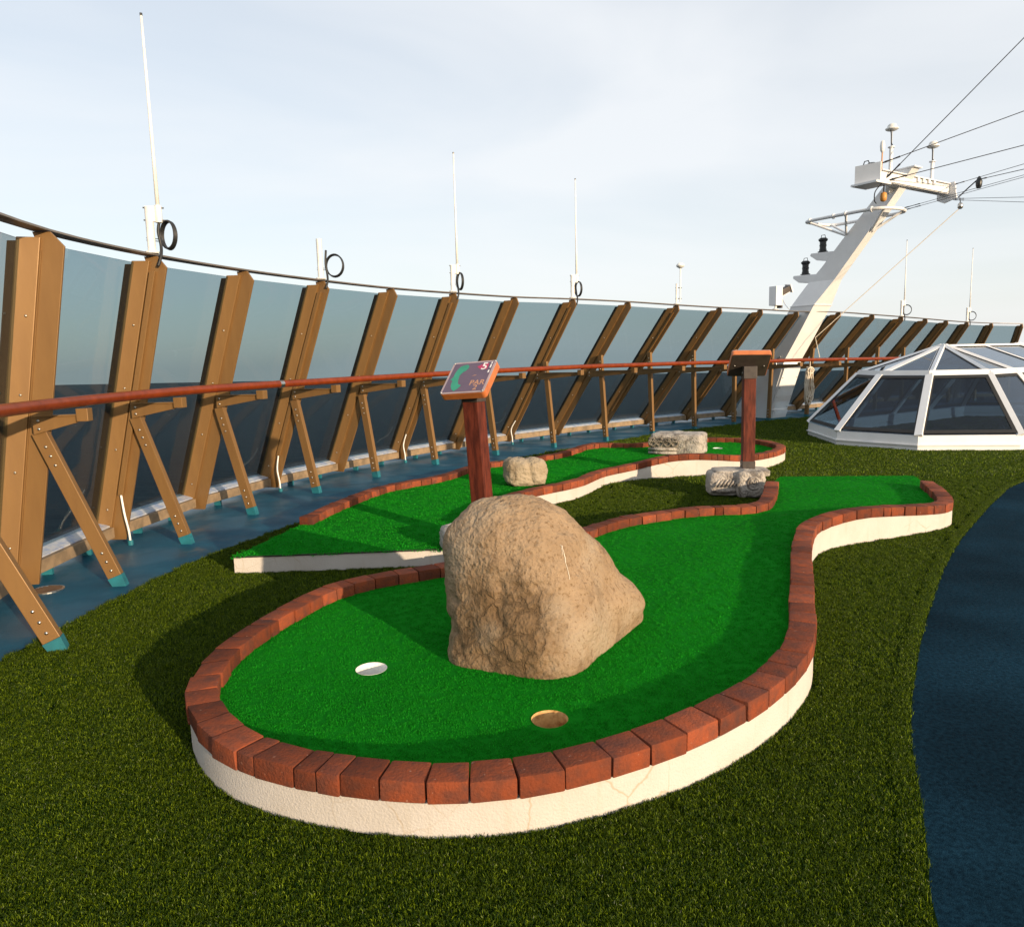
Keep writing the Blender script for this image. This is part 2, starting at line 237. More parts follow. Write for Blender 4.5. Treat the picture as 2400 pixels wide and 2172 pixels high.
# ------------------------------------------------------------------ mesh helpers
def tag(o, label=None, cat=None, group=None, kind=None):
    if label: o['label'] = label
    if cat: o['category'] = cat
    if group: o['group'] = group
    if kind: o['kind'] = kind
    return o
ROOTLOC = {}
def thing(name, loc, label, cat, group=None):
    o = bpy.data.objects.new(name, None); o.empty_display_size = .1; COL.objects.link(o); o.location = loc
    ROOTLOC[o] = Vector(loc); return tag(o, label, cat, group)
def rootof(o):
    while o.parent: o = o.parent
    return o
def link(name, me, parent=None, mat=None):
    o = bpy.data.objects.new(name, me); COL.objects.link(o)
    if mat and not me.materials: me.materials.append(M[mat])
    if parent: o.parent = parent
    return o
class MB:
    def __init__(s): s.v = []; s.f = []
    def add(s, vs, fs):
        k = len(s.v); s.v += [Vector(v) for v in vs]; s.f += [tuple(i+k for i in f) for f in fs]; return s
    def hexa(s, c):   # eight corners, bottom loop then top loop
        return s.add(c, [(0, 3, 2, 1), (4, 5, 6, 7), (0, 1, 5, 4), (1, 2, 6, 5), (2, 3, 7, 6), (3, 0, 4, 7)])
    def box(s, c, h, ax=None):
        c = Vector(c); X, Y, Z = ax or (Vector((1, 0, 0)), Vector((0, 1, 0)), Vector((0, 0, 1)))
        q = [c+X*h[0]*a+Y*h[1]*b-Z*h[2] for a, b in ((-1, -1), (1, -1), (1, 1), (-1, 1))]
        return s.hexa(q+[p+Z*h[2]*2 for p in q])
    def prism(s, loop, d):
        n = len(loop); d = Vector(d); a = [Vector(p) for p in loop]; b = [p+d for p in a]
        return s.add(a+b, [tuple(range(n-1, -1, -1)), tuple(range(n, 2*n))]+[(i, (i+1) % n, n+(i+1) % n, n+i) for i in range(n)])
    def tube(s, pts, r, n=8, closed=False, caps=True):
        pts = [Vector(p) for p in pts]; k = len(pts); vs = []; up = None
        for i, p in enumerate(pts):
            a = pts[(i-1) % k] if (closed or i) else p; b = pts[(i+1) % k] if (closed or i < k-1) else p
            t = (b-a).normalized()
            if up is None: up = t.orthogonal().normalized()
            up = (up-t*up.dot(t)).normalized(); w = t.cross(up); rr = r[i] if isinstance(r, (list, tuple)) else r
            vs += [p+(up*math.cos(j*2*math.pi/n)+w*math.sin(j*2*math.pi/n))*rr for j in range(n)]
        fs = [(i*n+j, i*n+(j+1) % n, ((i+1) % k)*n+(j+1) % n, ((i+1) % k)*n+j) for i in range(k if closed else k-1) for j in range(n)]
        if caps and not closed: fs += [tuple(range(n-1, -1, -1)), tuple((k-1)*n+j for j in range(n))]
        return s.add(vs, fs)
    def lathe(s, prof, c, n=20, ax=None):
        c = Vector(c); X, Y, Z = ax or (Vector((1, 0, 0)), Vector((0, 1, 0)), Vector((0, 0, 1))); vs = []
        for r, z in prof: vs += [c+Z*z+(X*math.cos(j*2*math.pi/n)+Y*math.sin(j*2*math.pi/n))*r for j in range(n)]
        k = len(prof); fs = [(i*n+j, i*n+(j+1) % n, (i+1)*n+(j+1) % n, (i+1)*n+j) for i in range(k-1) for j in range(n)]
        return s.add(vs, fs+[tuple(range(n-1, -1, -1)), tuple((k-1)*n+j for j in range(n))])
    def build(s, name, mat, parent=None, smooth=False, bevel=0., label=None):
        org = ROOTLOC.get(rootof(parent), Vector()) if parent else Vector()
        me = bpy.data.meshes.new(name); me.from_pydata([v-org for v in s.v], [], s.f); me.update()
        bm = bmesh.new(); bm.from_mesh(me); bmesh.ops.recalc_face_normals(bm, faces=bm.faces)
        if bevel: bmesh.ops.bevel(bm, geom=[e for e in bm.edges if e.calc_face_angle(0) > .5], offset=bevel, segments=2, affect='EDGES', profile=.6)
        bm.to_mesh(me); bm.free()
        if smooth:
            for p in me.polygons: p.use_smooth = True
            if smooth == 'auto':
                me.set_sharp_from_angle(angle=R(35))
        o = link(name, me, parent, mat)
        if label: o['label'] = label
        return o
def lerp(a, b, t): return a+(b-a)*t
def interp(x, xs, ys):
    if x <= xs[0]: return ys[0]
    for i in range(len(xs)-1):
        if x <= xs[i+1]: return lerp(ys[i], ys[i+1], (x-xs[i])/(xs[i+1]-xs[i]))
    return ys[-1]
def catmull(pts, per=8, closed=False):
    n = len(pts); o = []
    for i in range(n if closed else n-1):
        g = (lambda k: pts[k % n]) if closed else (lambda k: pts[min(max(k, 0), n-1)])
        a, b, c, d = g(i-1), g(i), g(i+1), g(i+2)
        for j in range(per):
            t = j/per; o.append(tuple(.5*((2*b[k])+(-a[k]+c[k])*t+(2*a[k]-5*b[k]+4*c[k]-d[k])*t*t+(-a[k]+3*b[k]-3*c[k]+d[k])*t**3) for k in range(len(b))))
    if not closed: o.append(tuple(pts[-1]))
    return o
def inside(p, poly):
    x, y = p; c = False; j = len(poly)-1
    for i in range(len(poly)):
        xi, yi = poly[i][0], poly[i][1]; xj, yj = poly[j][0], poly[j][1]
        if (yi > y) != (yj > y) and x < (xj-xi)*(y-yi)/(yj-yi)+xi: c = not c
        j = i
    return c
BOLT = {}
def bolt(parent, p, axis, r=.008, name='bolt'):
    key = round(r, 4)
    if key not in BOLT:
        mb = MB().lathe([(r, 0), (r, r*.35), (r*.75, r*.75), (r*.3, r*.9)], (0, 0, 0), 10); o = mb.build('bolt', 'steel', None, True); BOLT[key] = o.data; bpy.data.objects.remove(o)
    o = link(name, BOLT[key], parent); q = Vector(axis).to_track_quat('Z', 'Y')
    o.location = Vector(p)-ROOTLOC[rootof(parent)]; o.rotation_euler = q.to_euler(); return o

# ------------------------------------------------------------------ plan data (metres; camera stands over the origin)
BASE = [(-2.14, 1.97), (-2.59, 2.98), (-2.86, 4.06), (-2.91, 5.17), (-2.78, 6.27), (-2.47, 7.34), (-2.03, 8.35), (-1.48, 9.32), (-.83, 10.22), (-.12, 11.07), (.66, 11.86), (1.48, 12.61), (2.33, 13.32), (3.22, 13.99), (4.14, 14.62),
        (5.06, 15.23), (5.98, 15.86), (6.89, 16.49), (7.81, 17.11), (8.76, 17.68), (9.77, 18.14), (10.85, 18.41), (11.96, 18.41)]
HEAD = [118, 108, 99, 88, 78, 70, 63, 57, 52, 48, 44, 41, 38, 36, 33, 34, 35, 35, 33, 28, 20, 8, -9]
STOP = [.12, .20, .31, .45, .60, .71, .83, .93, 1.07, 1.24, 1.41, 1.51, 1.56, 1.58, 1.55, 1.62, 1.60, 1.57, 1.51, 1.40, 1.24, 1.07, .93]
ZTOP = [1.95]*2+[1.95, 1.96, 1.97, 1.98, 1.98, 1.99, 1.99, 2.0, 1.99, 1.97, 1.955, 1.945, 1.93]+[1.93-.0252*k for k in range(8)]
RAILS = [.33, .42, .53, .67, .81, .93, 1.04, 1.16, 1.30, 1.49, 1.65, 1.75, 1.79, 1.80, 1.78, 1.78, 1.80, 1.79, 1.75, 1.65, 1.49, 1.30, 1.16]
RAILZ = [1.04, 1.045, 1.05, 1.06, 1.065, 1.07, 1.08, 1.09, 1.10, 1.11, 1.11, 1.11, 1.105, 1.10, 1.10]+[1.09-.012*k for k in range(8)]
SB = [.60, .61, .62, .63, .64, .64, .64, .69, .82, .99, 1.11, 1.17, 1.20, 1.19, 1.12, 1.12, 1.19, 1.20, 1.17, 1.11, .99, .82, .69]
SZ = [.89]*7+[.92, 1.03, 1.19, 1.26, 1.29, 1.31, 1.31, 1.31, 1.31, 1.31, 1.31, 1.29, 1.26, 1.19, 1.03, .92]
NM = len(BASE)
def fr(i):
    th = R(HEAD[i]); return Vector((math.sin(th), -math.cos(th), 0)), Vector((math.cos(th), math.sin(th), 0))
def F(i, s, tau, z):
    n, t = fr(i); return Vector((*BASE[i], z))+n*s+t*tau
def s0(i, z): return STOP[i]*(z-.11)/(ZTOP[i]-.11)
SO = Vector((4.598, 14.923, 0)); SN = Vector((.5476, -.8368, 0)); ST = Vector((.8368, .5476, 0))     # bow frame: aft, athwart
def SH(s, b, z): return SO+SN*s+ST*b+Vector((0, 0, z))

# ------------------------------------------------------------------ sea, deck, path, lawn
me = bpy.data.meshes.new('sea'); S_ = 16000; me.from_pydata([(-S_, -S_, 0), (S_, -S_, 0), (S_, S_, 0), (-S_, S_, 0)], [], [(0, 1, 2, 3)])
sea = tag(link('sea', me, None, 'sea'), kind='structure'); sea.location = (0, 0, -28); sea.rotation_euler = (R(-1.0), R(.42), 0)

outer = [F(i, -.22, 0, 0) for i in range(NM)]
deck_loop = [(-1.7, -9, 0), (-1.5, -3, 0), (-1.6, .6, 0)]+[tuple(p) for p in outer]+[(13.4, 17.4, 0), (14.5, 10, 0), (14, -9, 0)]
me = bpy.data.meshes.new('deck'); me.from_pydata([Vector(p) for p in deck_loop]+[Vector(p)-Vector((0, 0, .5)) for p in deck_loop], [], [tuple(range(len(deck_loop)-1, -1, -1))]+[(i, (i+1) % len(deck_loop), len(deck_loop)+(i+1) % len(deck_loop), len(deck_loop)+i) for i in range(len(deck_loop))])
tag(link('deck', me, None, 'deck'), kind='structure')
EDGE_L = [(-2.0, -1.5), (-2.1, .8), (-2.16, 2.2), (-2.18, 3.1), (-2.13, 3.8), (-2.06, 4.4), (-1.97, 4.8), (-1.84, 5.2), (-1.66, 5.74), (-1.42, 6.3), (-1.1, 7.0), (-.7, 7.9), (-.25, 8.7), (.27, 9.47), (.7, 10.0), (1.34, 10.67), (2.18, 11.66), (3.17, 12.5), (4.14, 13.28), (4.77, 13.72), (5.88, 14.3), (7.2, 14.9), (9, 15.4), (11.5, 15.3)]
EDGE_R = [(14, 9.6), (9.5, 9.0), (6.6, 8.1), (4.63, 6.66), (4.0, 6.02), (3.43, 5.35), (2.85, 4.64), (2.35, 3.97), (1.95, 3.38), (1.68, 2.97), (1.51, 2.69), (1.36, 2.44), (1.21, 2.16), (1.08, 1.87), (.97, 1.64), (.87, 1.42), (.72, .9), (.6, -.2), (.6, -1.5)]
LAWN = catmull(EDGE_L, 4)+[(14, 13)]+catmull(EDGE_R, 4)
me = bpy.data.meshes.new('lawn'); me.from_pydata([(p[0], p[1], .004) for p in LAWN], [], [tuple(range(len(LAWN)))])
tag(link('lawn', me, None, 'lawnbase'), kind='structure')
PATH = catmull(EDGE_R, 4)+[(.6, -8.5), (13.5, -8.5)]
me = bpy.data.meshes.new('path'); me.from_pydata([(p[0]-.02, p[1], .002) for p in PATH], [], [tuple(range(len(PATH)))])
tag(link('path', me, None, 'path'), kind='structure')

# ------------------------------------------------------------------ glass windscreen round the deck
fence = thing('windscreen_fence', F(14, 0, 0, 0), 'bronze framed glass windscreen with red handrail curving around the deck edge', 'fence')
cap_pts = []
for i in range(NM):
    n, t = fr(i); zt = ZTOP[i]
    def sec(s_a, s_b, ta, tb, za, zb):
        return [F(i, s0(i, za)+a, b, za) for a, b in ((s_a, ta), (s_b, ta), (s_b, tb), (s_a, tb))]+[F(i, s0(i, zb)+a, b, zb) for a, b in ((s_a, ta), (s_b, ta), (s_b, tb), (s_a, tb))]
    trap = ((-.025, -.048), (.085, -.026), (.085, .026), (-.025, .048))
    mu = MB().hexa([F(i, s0(i, z)+a, b, z) for z in (.05, zt-.03) for a, b in trap]).build('mullion', 'bronze', fence, bevel=.004)
    prof = [(s0(i, .03)+.05, .03), (s0(i, .03)+.195, .03), (s0(i, zt-.075)+.20, zt-.075), (s0(i, zt)+.125, zt), (s0(i, zt)+.035, zt), (s0(i, zt-.03)+.05, zt-.03)]
    MB().prism([F(i, a, -.009, z) for a, z in prof], t*.018).build('fin', 'bronze', mu, bevel=.002)
    MB().hexa(sec(-.068, -.026, -.044, .044, .12, zt-.05)).build('gasket', 'rubber', mu)
    if i % 2:
        MB().hexa(sec(.098, .138, -.034, -.0092, .35, zt-.1)).build('cable_channel', 'bronze', mu, bevel=.004)
    else:
        MB().hexa(sec(.086, .092, -.016, -.0092, .10, zt-.1)).build('weld_strip', 'bronze', mu)
    zb = .25
    while zb < zt-.1 and i < 14:
        bolt(mu, F(i, s0(i, zb)+.045, -.0345, zb), -t, .007); zb += .42
    # glazing bar on far side of the pane joint
    cap_pts.append(F(i, s0(i, zt)+.08, 0, zt+.004))
    # kerb, sill and pane of this bay
    if i < NM-1:
        j = i+1; na, ta = fr(i); nb, tb = fr(j)
        def bay(sa, sb, za, zb2, e0=.036, e1=-.036):
            return [F(i, sa, e0, za), F(j, sa, e1, za), F(j, sb, e1, za), F(i, sb, e0, za), F(i, sa, e0, zb2), F(j, sa, e1, zb2), F(j, sb, e1, zb2), F(i, sb, e0, zb2)]
        kb = MB().hexa(bay(-.03, .115, .05, .125)).build('kerb_beam', 'beam', fence, bevel=.004)
        sl = bay(-.028, .085, .127, .135); 
        for q in (4, 5): sl[q] = sl[q]+Vector((0, 0, .03))
        MB().hexa(sl).build('sill', 'sill', kb)
        for u in (.3, .72):
            c = F(i, .05, 0, 0).lerp(F(j, .05, 0, 0), u); MB().box(c+Vector((0, 0, .024)), (.03, .012, .026), (na, ta, Vector((0, 0, 1)))).build('beam_foot', 'teal', kb)
        rows = 7; vs = []; fs = []
        for k in range(rows+1):
            u = k/rows; za = lerp(.15, ZTOP[i]-.04, u); zb2 = lerp(.15, ZTOP[j]-.04, u)
            for off in (-.018, -.006):
                vs += [F(i, s0(i, za)+off, .012, za), F(j, s0(j, zb2)+off, -.012, zb2)]
        for k in range(rows):
            o = k*4; fs += [(o, o+1, o+5, o+4), (o+3, o+2, o+6, o+7), (o+1, o+3, o+7, o+5), (o+2, o, o+4, o+6)]
        fs += [(0, 2, 3, 1), (rows*4, rows*4+1, rows*4+3, rows*4+2)]
        MB().add(vs, fs).build('glass_pane', 'pane', fence, smooth='auto')
    # raking strut with teal foot
    if i == 0: continue
    zt2 = SZ[i]; a = F(i, SB[i], -.034, 0); b = F(i, s0(i, zt2)+.155, -.034, zt2); d = (b-a).normalized(); wv = n-d*n.dot(d); wv.normalize()
    w_ = .038 if i < 9 else .034
    st = MB().hexa([a+d*.06+wv*x+t*y for x, y in ((-w_, -.023), (w_, -.023), (w_, .023), (-w_, .023))]+[b+wv*x+t*y for x, y in ((-w_, -.023), (w_, -.023), (w_, .023), (-w_, .023))]).build('strut', 'bronze', fence, bevel=.003)
    fo = [a+wv*x*1.04+t*y*1.06 for x, y in ((-w_, -.023), (w_, -.023), (w_, .023), (-w_, .023))]
    for q in fo: q.z = 0.0
    MB().hexa(fo+[a+d*.06+wv*x*1.04+t*y*1.06 for x, y in ((-w_, -.023), (w_, -.023), (w_, .023), (-w_, .023))]).build('strut_foot', 'teal', st)
    if i < 15:
        L = (b-a).length
        for q in (.10, .155, .21, L-.20, L-.145, L-.09): bolt(st, a+d*q-t*.023, -t, .008)
    # rail arm
    z1 = RAILZ[i]-.1; ra = s0(i, z1)+.13; rb = RAILS[i]
    arm = MB().prism([F(i, x, -.075, z) for x, z in ((ra, z1-.075), (rb-.03, z1-.015), (rb-.03, z1+.02), (ra, z1+.02))], t*.014).build('rail_arm', 'bronze', fence, bevel=.002)
    MB().hexa([F(i, x, y, z1+.0205) for x, y in ((ra, -.085), (rb-.03, -.085), (rb-.03, -.03), (ra, -.03))]+[F(i, x, y, z1+.029) for x, y in ((ra, -.085), (rb-.03, -.085), (rb-.03, -.03), (ra, -.03))]).build('arm_flange', 'bronze', arm)
    MB().box(F(i, rb, -.06, z1+.025), (.03, .035, .035), (n, t, Vector((0, 0, 1)))).build('rail_block', 'bronze', arm, bevel=.003)
    if i < 15:
        bolt(arm, F(i, ra+.03, -.075, z1-.045), -t, .008); bolt(arm, F(i, ra+.03, -.075, z1), -t, .008)
cv = catmull([tuple(p) for p in cap_pts], 4)
vs = []; fs = []
for k, p in enumerate(cv):
    p = Vector(p); q = Vector(cv[min(k+1, len(cv)-1)])-Vector(cv[max(k-1, 0)]); q.z = 0; q.normalize(); w = Vector((q.y, -q.x, 0))
    vs += [p+w*x+Vector((0, 0, z)) for x, z in ((-.045, 0), (.045, 0), (.045, .011), (-.045, .011))]
for k in range(len(cv)-1):
    for j in range(4): fs.append((k*4+j, k*4+(j+1) % 4, k*4+4+(j+1) % 4, k*4+4+j))
MB().add(vs, fs+[(0, 1, 2, 3), tuple(len(vs)-1-j for j in range(4))]).build('cap_rail', 'capmetal', fence)
rail_pts = catmull([tuple(F(i, RAILS[i], -.06, RAILZ[i])) for i in range(NM)], 6)
hr = MB().tube(rail_pts, .030, 12).build('handrail', 'varnish', fence, smooth=True)
def sleeve(k, u):
    a, b = Vector(rail_pts[k]), Vector(rail_pts[k+1]); p = a.lerp(b, u); d = (b-a).normalized()
    MB().tube([p-d*.025, p+d*.025], .0312, 14).build('joint_sleeve', 'steel', hr, smooth='auto')
sleeve(4*6+1, .5); sleeve(15*6+1, .0)
# white cable hoses running from the channels down to the deck
for i in (3, 5, 7, 9):
    pts = catmull([tuple(F(i, s0(i, .36)+.118, -.024, .36)), tuple(F(i, .20, -.04, .22)), tuple(F(i, .225, -.05, .1)), tuple(F(i, .23, -.05, .0))], 5)
    h = MB().tube(pts, .0075, 8).build('cable_hose', 'plastic', fence, smooth=True)
    MB().tube([F(i, .23, -.05, .0), F(i, .23, -.05, .035)], .018, 10).build('hose_collar', 'teal', h, smooth='auto')

# ------------------------------------------------------------------ golf holes
def golf_hole(label, rim, tee, cups, turf_cell, seed):
    g = thing('golf_hole', (rim[len(rim)//2][0], rim[len(rim)//2][1], 0), label, 'golf hole')
    rg = random.Random(seed)
    path = catmull(rim, 10)
    d = [0.]
    for a, b in zip(path, path[1:]): d.append(d[-1]+math.hypot(b[0]-a[0], b[1]-a[1]))
    def at(u):
        u = min(max(u, 0), d[-1]); lo, hi = 0, len(d)-1
        while hi-lo > 1:
            m_ = (lo+hi)//2
            if d[m_] <= u: lo = m_
            else: hi = m_
        f_ = (u-d[lo])/max(1e-9, d[hi]-d[lo]); a, b = path[lo], path[hi]
        return Vector((lerp(a[0], b[0], f_), lerp(a[1], b[1], f_), lerp(a[2], b[2], f_)))
    def tan(u):
        q = at(u+.04)-at(u-.04); q.z = 0; return q.normalized()
    # the rim runs so that the green lies on its left or right; find which
    tot = d[-1]; poly = [at(tot*k/200)[:2] for k in range(201)]+[p[:2] for p in tee]
    area = sum(poly[k][0]*poly[(k+1) % len(poly)][1]-poly[(k+1) % len(poly)][0]*poly[k][1] for k in range(len(poly)))
    sgn = 1 if area > 0 else -1           # +1: counter-clockwise, outside on the right
    def outw(u): t = tan(u); return Vector((t.y, -t.x, 0))*sgn
    # white rendered plinth under the rim
    N = int(tot/.06); ol = []
    for k in range(N+1):
        u = tot*k/N; p = at(u); w = outw(u); ol.append(Vector((p.x+w.x*.043, p.y+w.y*.043, p.z)))
    ol += [Vector(p) for p in tee]; n_ = len(ol)
    vs = [Vector((p.x, p.y, .0)) for p in ol]+[Vector((p.x, p.y, p.z)) for p in ol]
    inn = []
    cx = sum(p.x for p in ol)/n_; cy = sum(p.y for p in ol)/n_
    for k in range(n_):
        a, b = ol[(k-1) % n_], ol[(k+1) % n_]; q = (b-a); q.z = 0; q.normalize(); w = Vector((-q.y, q.x, 0))*sgn; inn.append(ol[k]+w*.085)
    vs += [Vector((p.x, p.y, ol[k].z)) for k, p in enumerate(inn)]
    fs = [(k, (k+1) % n_, n_+(k+1) % n_, n_+k) for k in range(n_)]+[(n_+k, n_+(k+1) % n_, 2*n_+(k+1) % n_, 2*n_+k) for k in range(n_)]
    MB().add(vs, fs).build('plinth', 'plinth', g, smooth='auto')
    # bricks, each one a wedge that follows the curve
    u = .004
    while u < tot-.05:
        L = rg.choice((.112, .118, .122, .126, .118, .104, .13, .066))
        if tot-u-L < .05: L = tot-u
        e0, e1 = u+.0018, u+L-.0018; tilt = rg.uniform(-.003, .003); shift = rg.uniform(-.004, .004)
        cs = []
        for zz in (0, 1):
            for e, side in ((e0, -1), (e1, -1), (e1, 1), (e0, 1)):
                p = at(e); w = outw(e); hw = .05+rg.uniform(-.002, .002)
                cs.append(Vector((p.x+w.x*(side*hw+shift)+rg.uniform(-.0015, .0015), p.y+w.y*(side*hw+shift)+rg.uniform(-.0015, .0015), p.z+.0015+(.060+tilt*side+rg.uniform(-.0015, .0015) if zz else 0))))
        MB().hexa(cs).build('brick', 'brick', g, bevel=rg.uniform(.004, .0085), smooth='auto')
        u += L
    # putting turf: a triangulated sheet at the foot of the bricks, with round cups cut out
    inner = []
    for k in range(N+1):
        u = tot*k/N; p = at(u); w = outw(u); inner.append((p.x-w.x*.02, p.y-w.y*.02, p.z))
    ends = []
    for u in (0, tot):
        p = at(u); w = outw(u); ends.append((p.x+w.x*.042, p.y+w.y*.042, p.z))
    loop = [ends[0]]+inner+[ends[1]]+[(p[0], p[1], p[2]) for p in tee]
    pl2 = [(p[0], p[1]) for p in loop]
    samp = [(p[0], p[1], p[2]) for p in loop[::3]]
    def hz(x, y):
        a = b = 0.
        for sx, sy, sz in samp:
            w = 1/((x-sx)**2+(y-sy)**2+.002)**1.6; a += w*sz; b += w
        return a/b+.008
    V2 = [Vector(p) for p in pl2]; E2 = [(k, (k+1) % len(pl2)) for k in range(len(pl2))]
    for (cx_, cy_, r) in cups:
        k0 = len(V2); V2 += [Vector((cx_+r*math.cos(a*math.pi/12), cy_+r*math.sin(a*math.pi/12))) for a in range(24)]; E2 += [(k0+a, k0+(a+1) % 24) for a in range(24)]
    xs = [p[0] for p in pl2]; ys = [p[1] for p in pl2]; x = min(xs)
    while x < max(xs):
        y = min(ys)
        while y < max(ys):
            if inside((x, y), pl2) and all(math.hypot(x-c[0], y-c[1]) > c[2]+.03 for c in cups) and min((x-p[0])**2+(y-p[1])**2 for p in pl2[::2]) > .0009: V2.append(Vector((x, y)))
            y += turf_cell
        x += turf_cell
    vv, _, ff, _, _, _ = delaunay_2d_cdt(V2, E2, [], 0, 1e-5)
    keep = []
    for f_ in ff:
        c = sum((vv[k] for k in f_), Vector((0, 0)))/len(f_)
        if inside(c, pl2) and not any(math.hypot(c.x-q[0], c.y-q[1]) < q[2]*.99 for q in cups): keep.append(tuple(f_))
    tv = [Vector((p.x, p.y, hz(p.x, p.y))) for p in vv]
    turf = MB().add(tv, keep).build('putting_turf', 'turf', g, smooth=True)
    for k, (cx_, cy_, r) in enumerate(cups):
        z = hz(cx_, cy_); vs = []; prof = [(r, .001), (r*.97, -.012), (r*.97, -.075)]
        for rr, dz in prof: vs += [Vector((cx_+rr*math.cos(a*math.pi/12), cy_+rr*math.sin(a*math.pi/12), z+dz)) for a in range(24)]
        fs = [(q*24+a, q*24+(a+1) % 24, (q+1)*24+(a+1) % 24, (q+1)*24+a) for q in range(2) for a in range(24)]+[tuple(48+a for a in range(24))]
        MB().add(vs, fs).build('cup', 'mudcup' if k == 1 else 'plastic', g, label='tan stained hole cup near the front bricks' if k == 1 else None)
    # dark turf backing along the open tee end
    e = [inner[-1]]+[(p[0], p[1], p[2]) for p in tee]+[inner[0]]
    mb = MB()
    for a, b in zip(e[1:-1], e[2:-1]):
        a, b = Vector(a), Vector(b); q = (b-a).normalized(); w = Vector((q.y, -q.x, 0))*sgn*.004
        mb.hexa([a-w, b-w, b+w, a+w]+[p+Vector((0, 0, .0085)) for p in (a-w, b-w, b+w, a+w)])
    mb.build('turf_edge', 'backing', g)
    return g, pl2, hz, ol

RIM_A = [(2.16, 6.13, .10), (1.98, 5.66, .10), (1.85, 5.36, .10), (1.74, 5.2, .10), (1.6, 5.13, .10), (1.43, 5.13, .10), (1.22, 5.09, .10), (1.02, 5.0, .10), (.77, 4.86, .10), (.58, 4.70, .10), (.42, 4.48, .10), (.22, 4.22, .10), (-.08, 3.97, .10), (-.45, 3.75, .10), (-.72, 3.6, .10), (-.89, 3.42, .10), (-.99, 3.16, .10), (-1.06, 2.90, .10), (-1.09, 2.66, .10), (-1.065, 2.43, .10), (-.99, 2.235, .10), (-.85, 2.05, .10), (-.68, 1.927, .10), (-.46, 1.843, .10), (-.22, 1.797, .10), (.02, 1.814, .102), (.28, 1.905, .108), (.51, 2.03, .113), (.73, 2.21, .116), (.90, 2.40, .116), (1.035, 2.61, .116), (1.18, 2.97, .116), (1.33, 3.36, .118), (1.49, 3.77, .122), (1.66, 4.17, .130), (1.80, 4.40, .138), (1.97, 4.545, .150), (2.2, 4.665, .160), (2.46, 4.77, .145), (2.70, 4.88, .124), (2.88, 4.975, .110), (3.02, 5.12, .104), (3.16, 5.42, .10), (3.35, 5.95, .10)]
hole_a, poly_a, hz_a, out_a = golf_hole('nearer mini golf green with the big boulder standing on it, ringed by red bricks', RIM_A, [(3.55, 6.52, .10), (2.42, 6.66, .10)], [(-.53, 2.59, .057), (.095, 2.16, .057)], .11, 3)
RIM_B = [(-1.45, 5.12, .10), (-1.37, 5.55, .10), (-1.27, 5.95, .10), (-1.13, 6.36, .10), (-.94, 6.62, .10), (-.73, 6.84, .10), (-.58, 7.1, .10), (-.46, 7.42, .10), (-.28, 7.72, .10), (.0, 7.92, .10), (.3, 8.06, .11), (.6, 8.25, .135), (.84, 8.46, .18), (1.06, 8.58, .185), (1.32, 8.76, .15), (1.6, 9.04, .12), (1.9, 9.32, .11), (2.2, 9.52, .10), (2.5, 9.6, .10), (2.8, 9.52, .10), (3.03, 9.28, .10), (3.13, 8.95, .10), (3.12, 8.6, .10), (3.0, 8.3, .102), (2.8, 8.03, .105), (2.55, 7.77, .112), (2.32, 7.63, .124), (2.1, 7.57, .148), (1.85, 7.52, .167), (1.6, 7.45, .167), (1.4, 7.39, .142), (1.2, 7.33, .108), (1.0, 7.22, .092), (.84, 7.06, .088), (.71, 6.8, .092), (.59, 6.54, .096), (.42, 6.31, .10), (.22, 6.12, .10), (.04, 5.89, .10), (-.11, 5.62, .10), (-.24, 5.3, .10), (-.32, 4.95, .10)]
hole_b, poly_b, hz_b, out_b = golf_hole('farther narrow winding mini golf green with red brick rim and low hump', RIM_B, [(-.40, 4.34, .10), (-1.65, 4.28, .10)], [(2.46, 8.85, .055)], .13, 5)

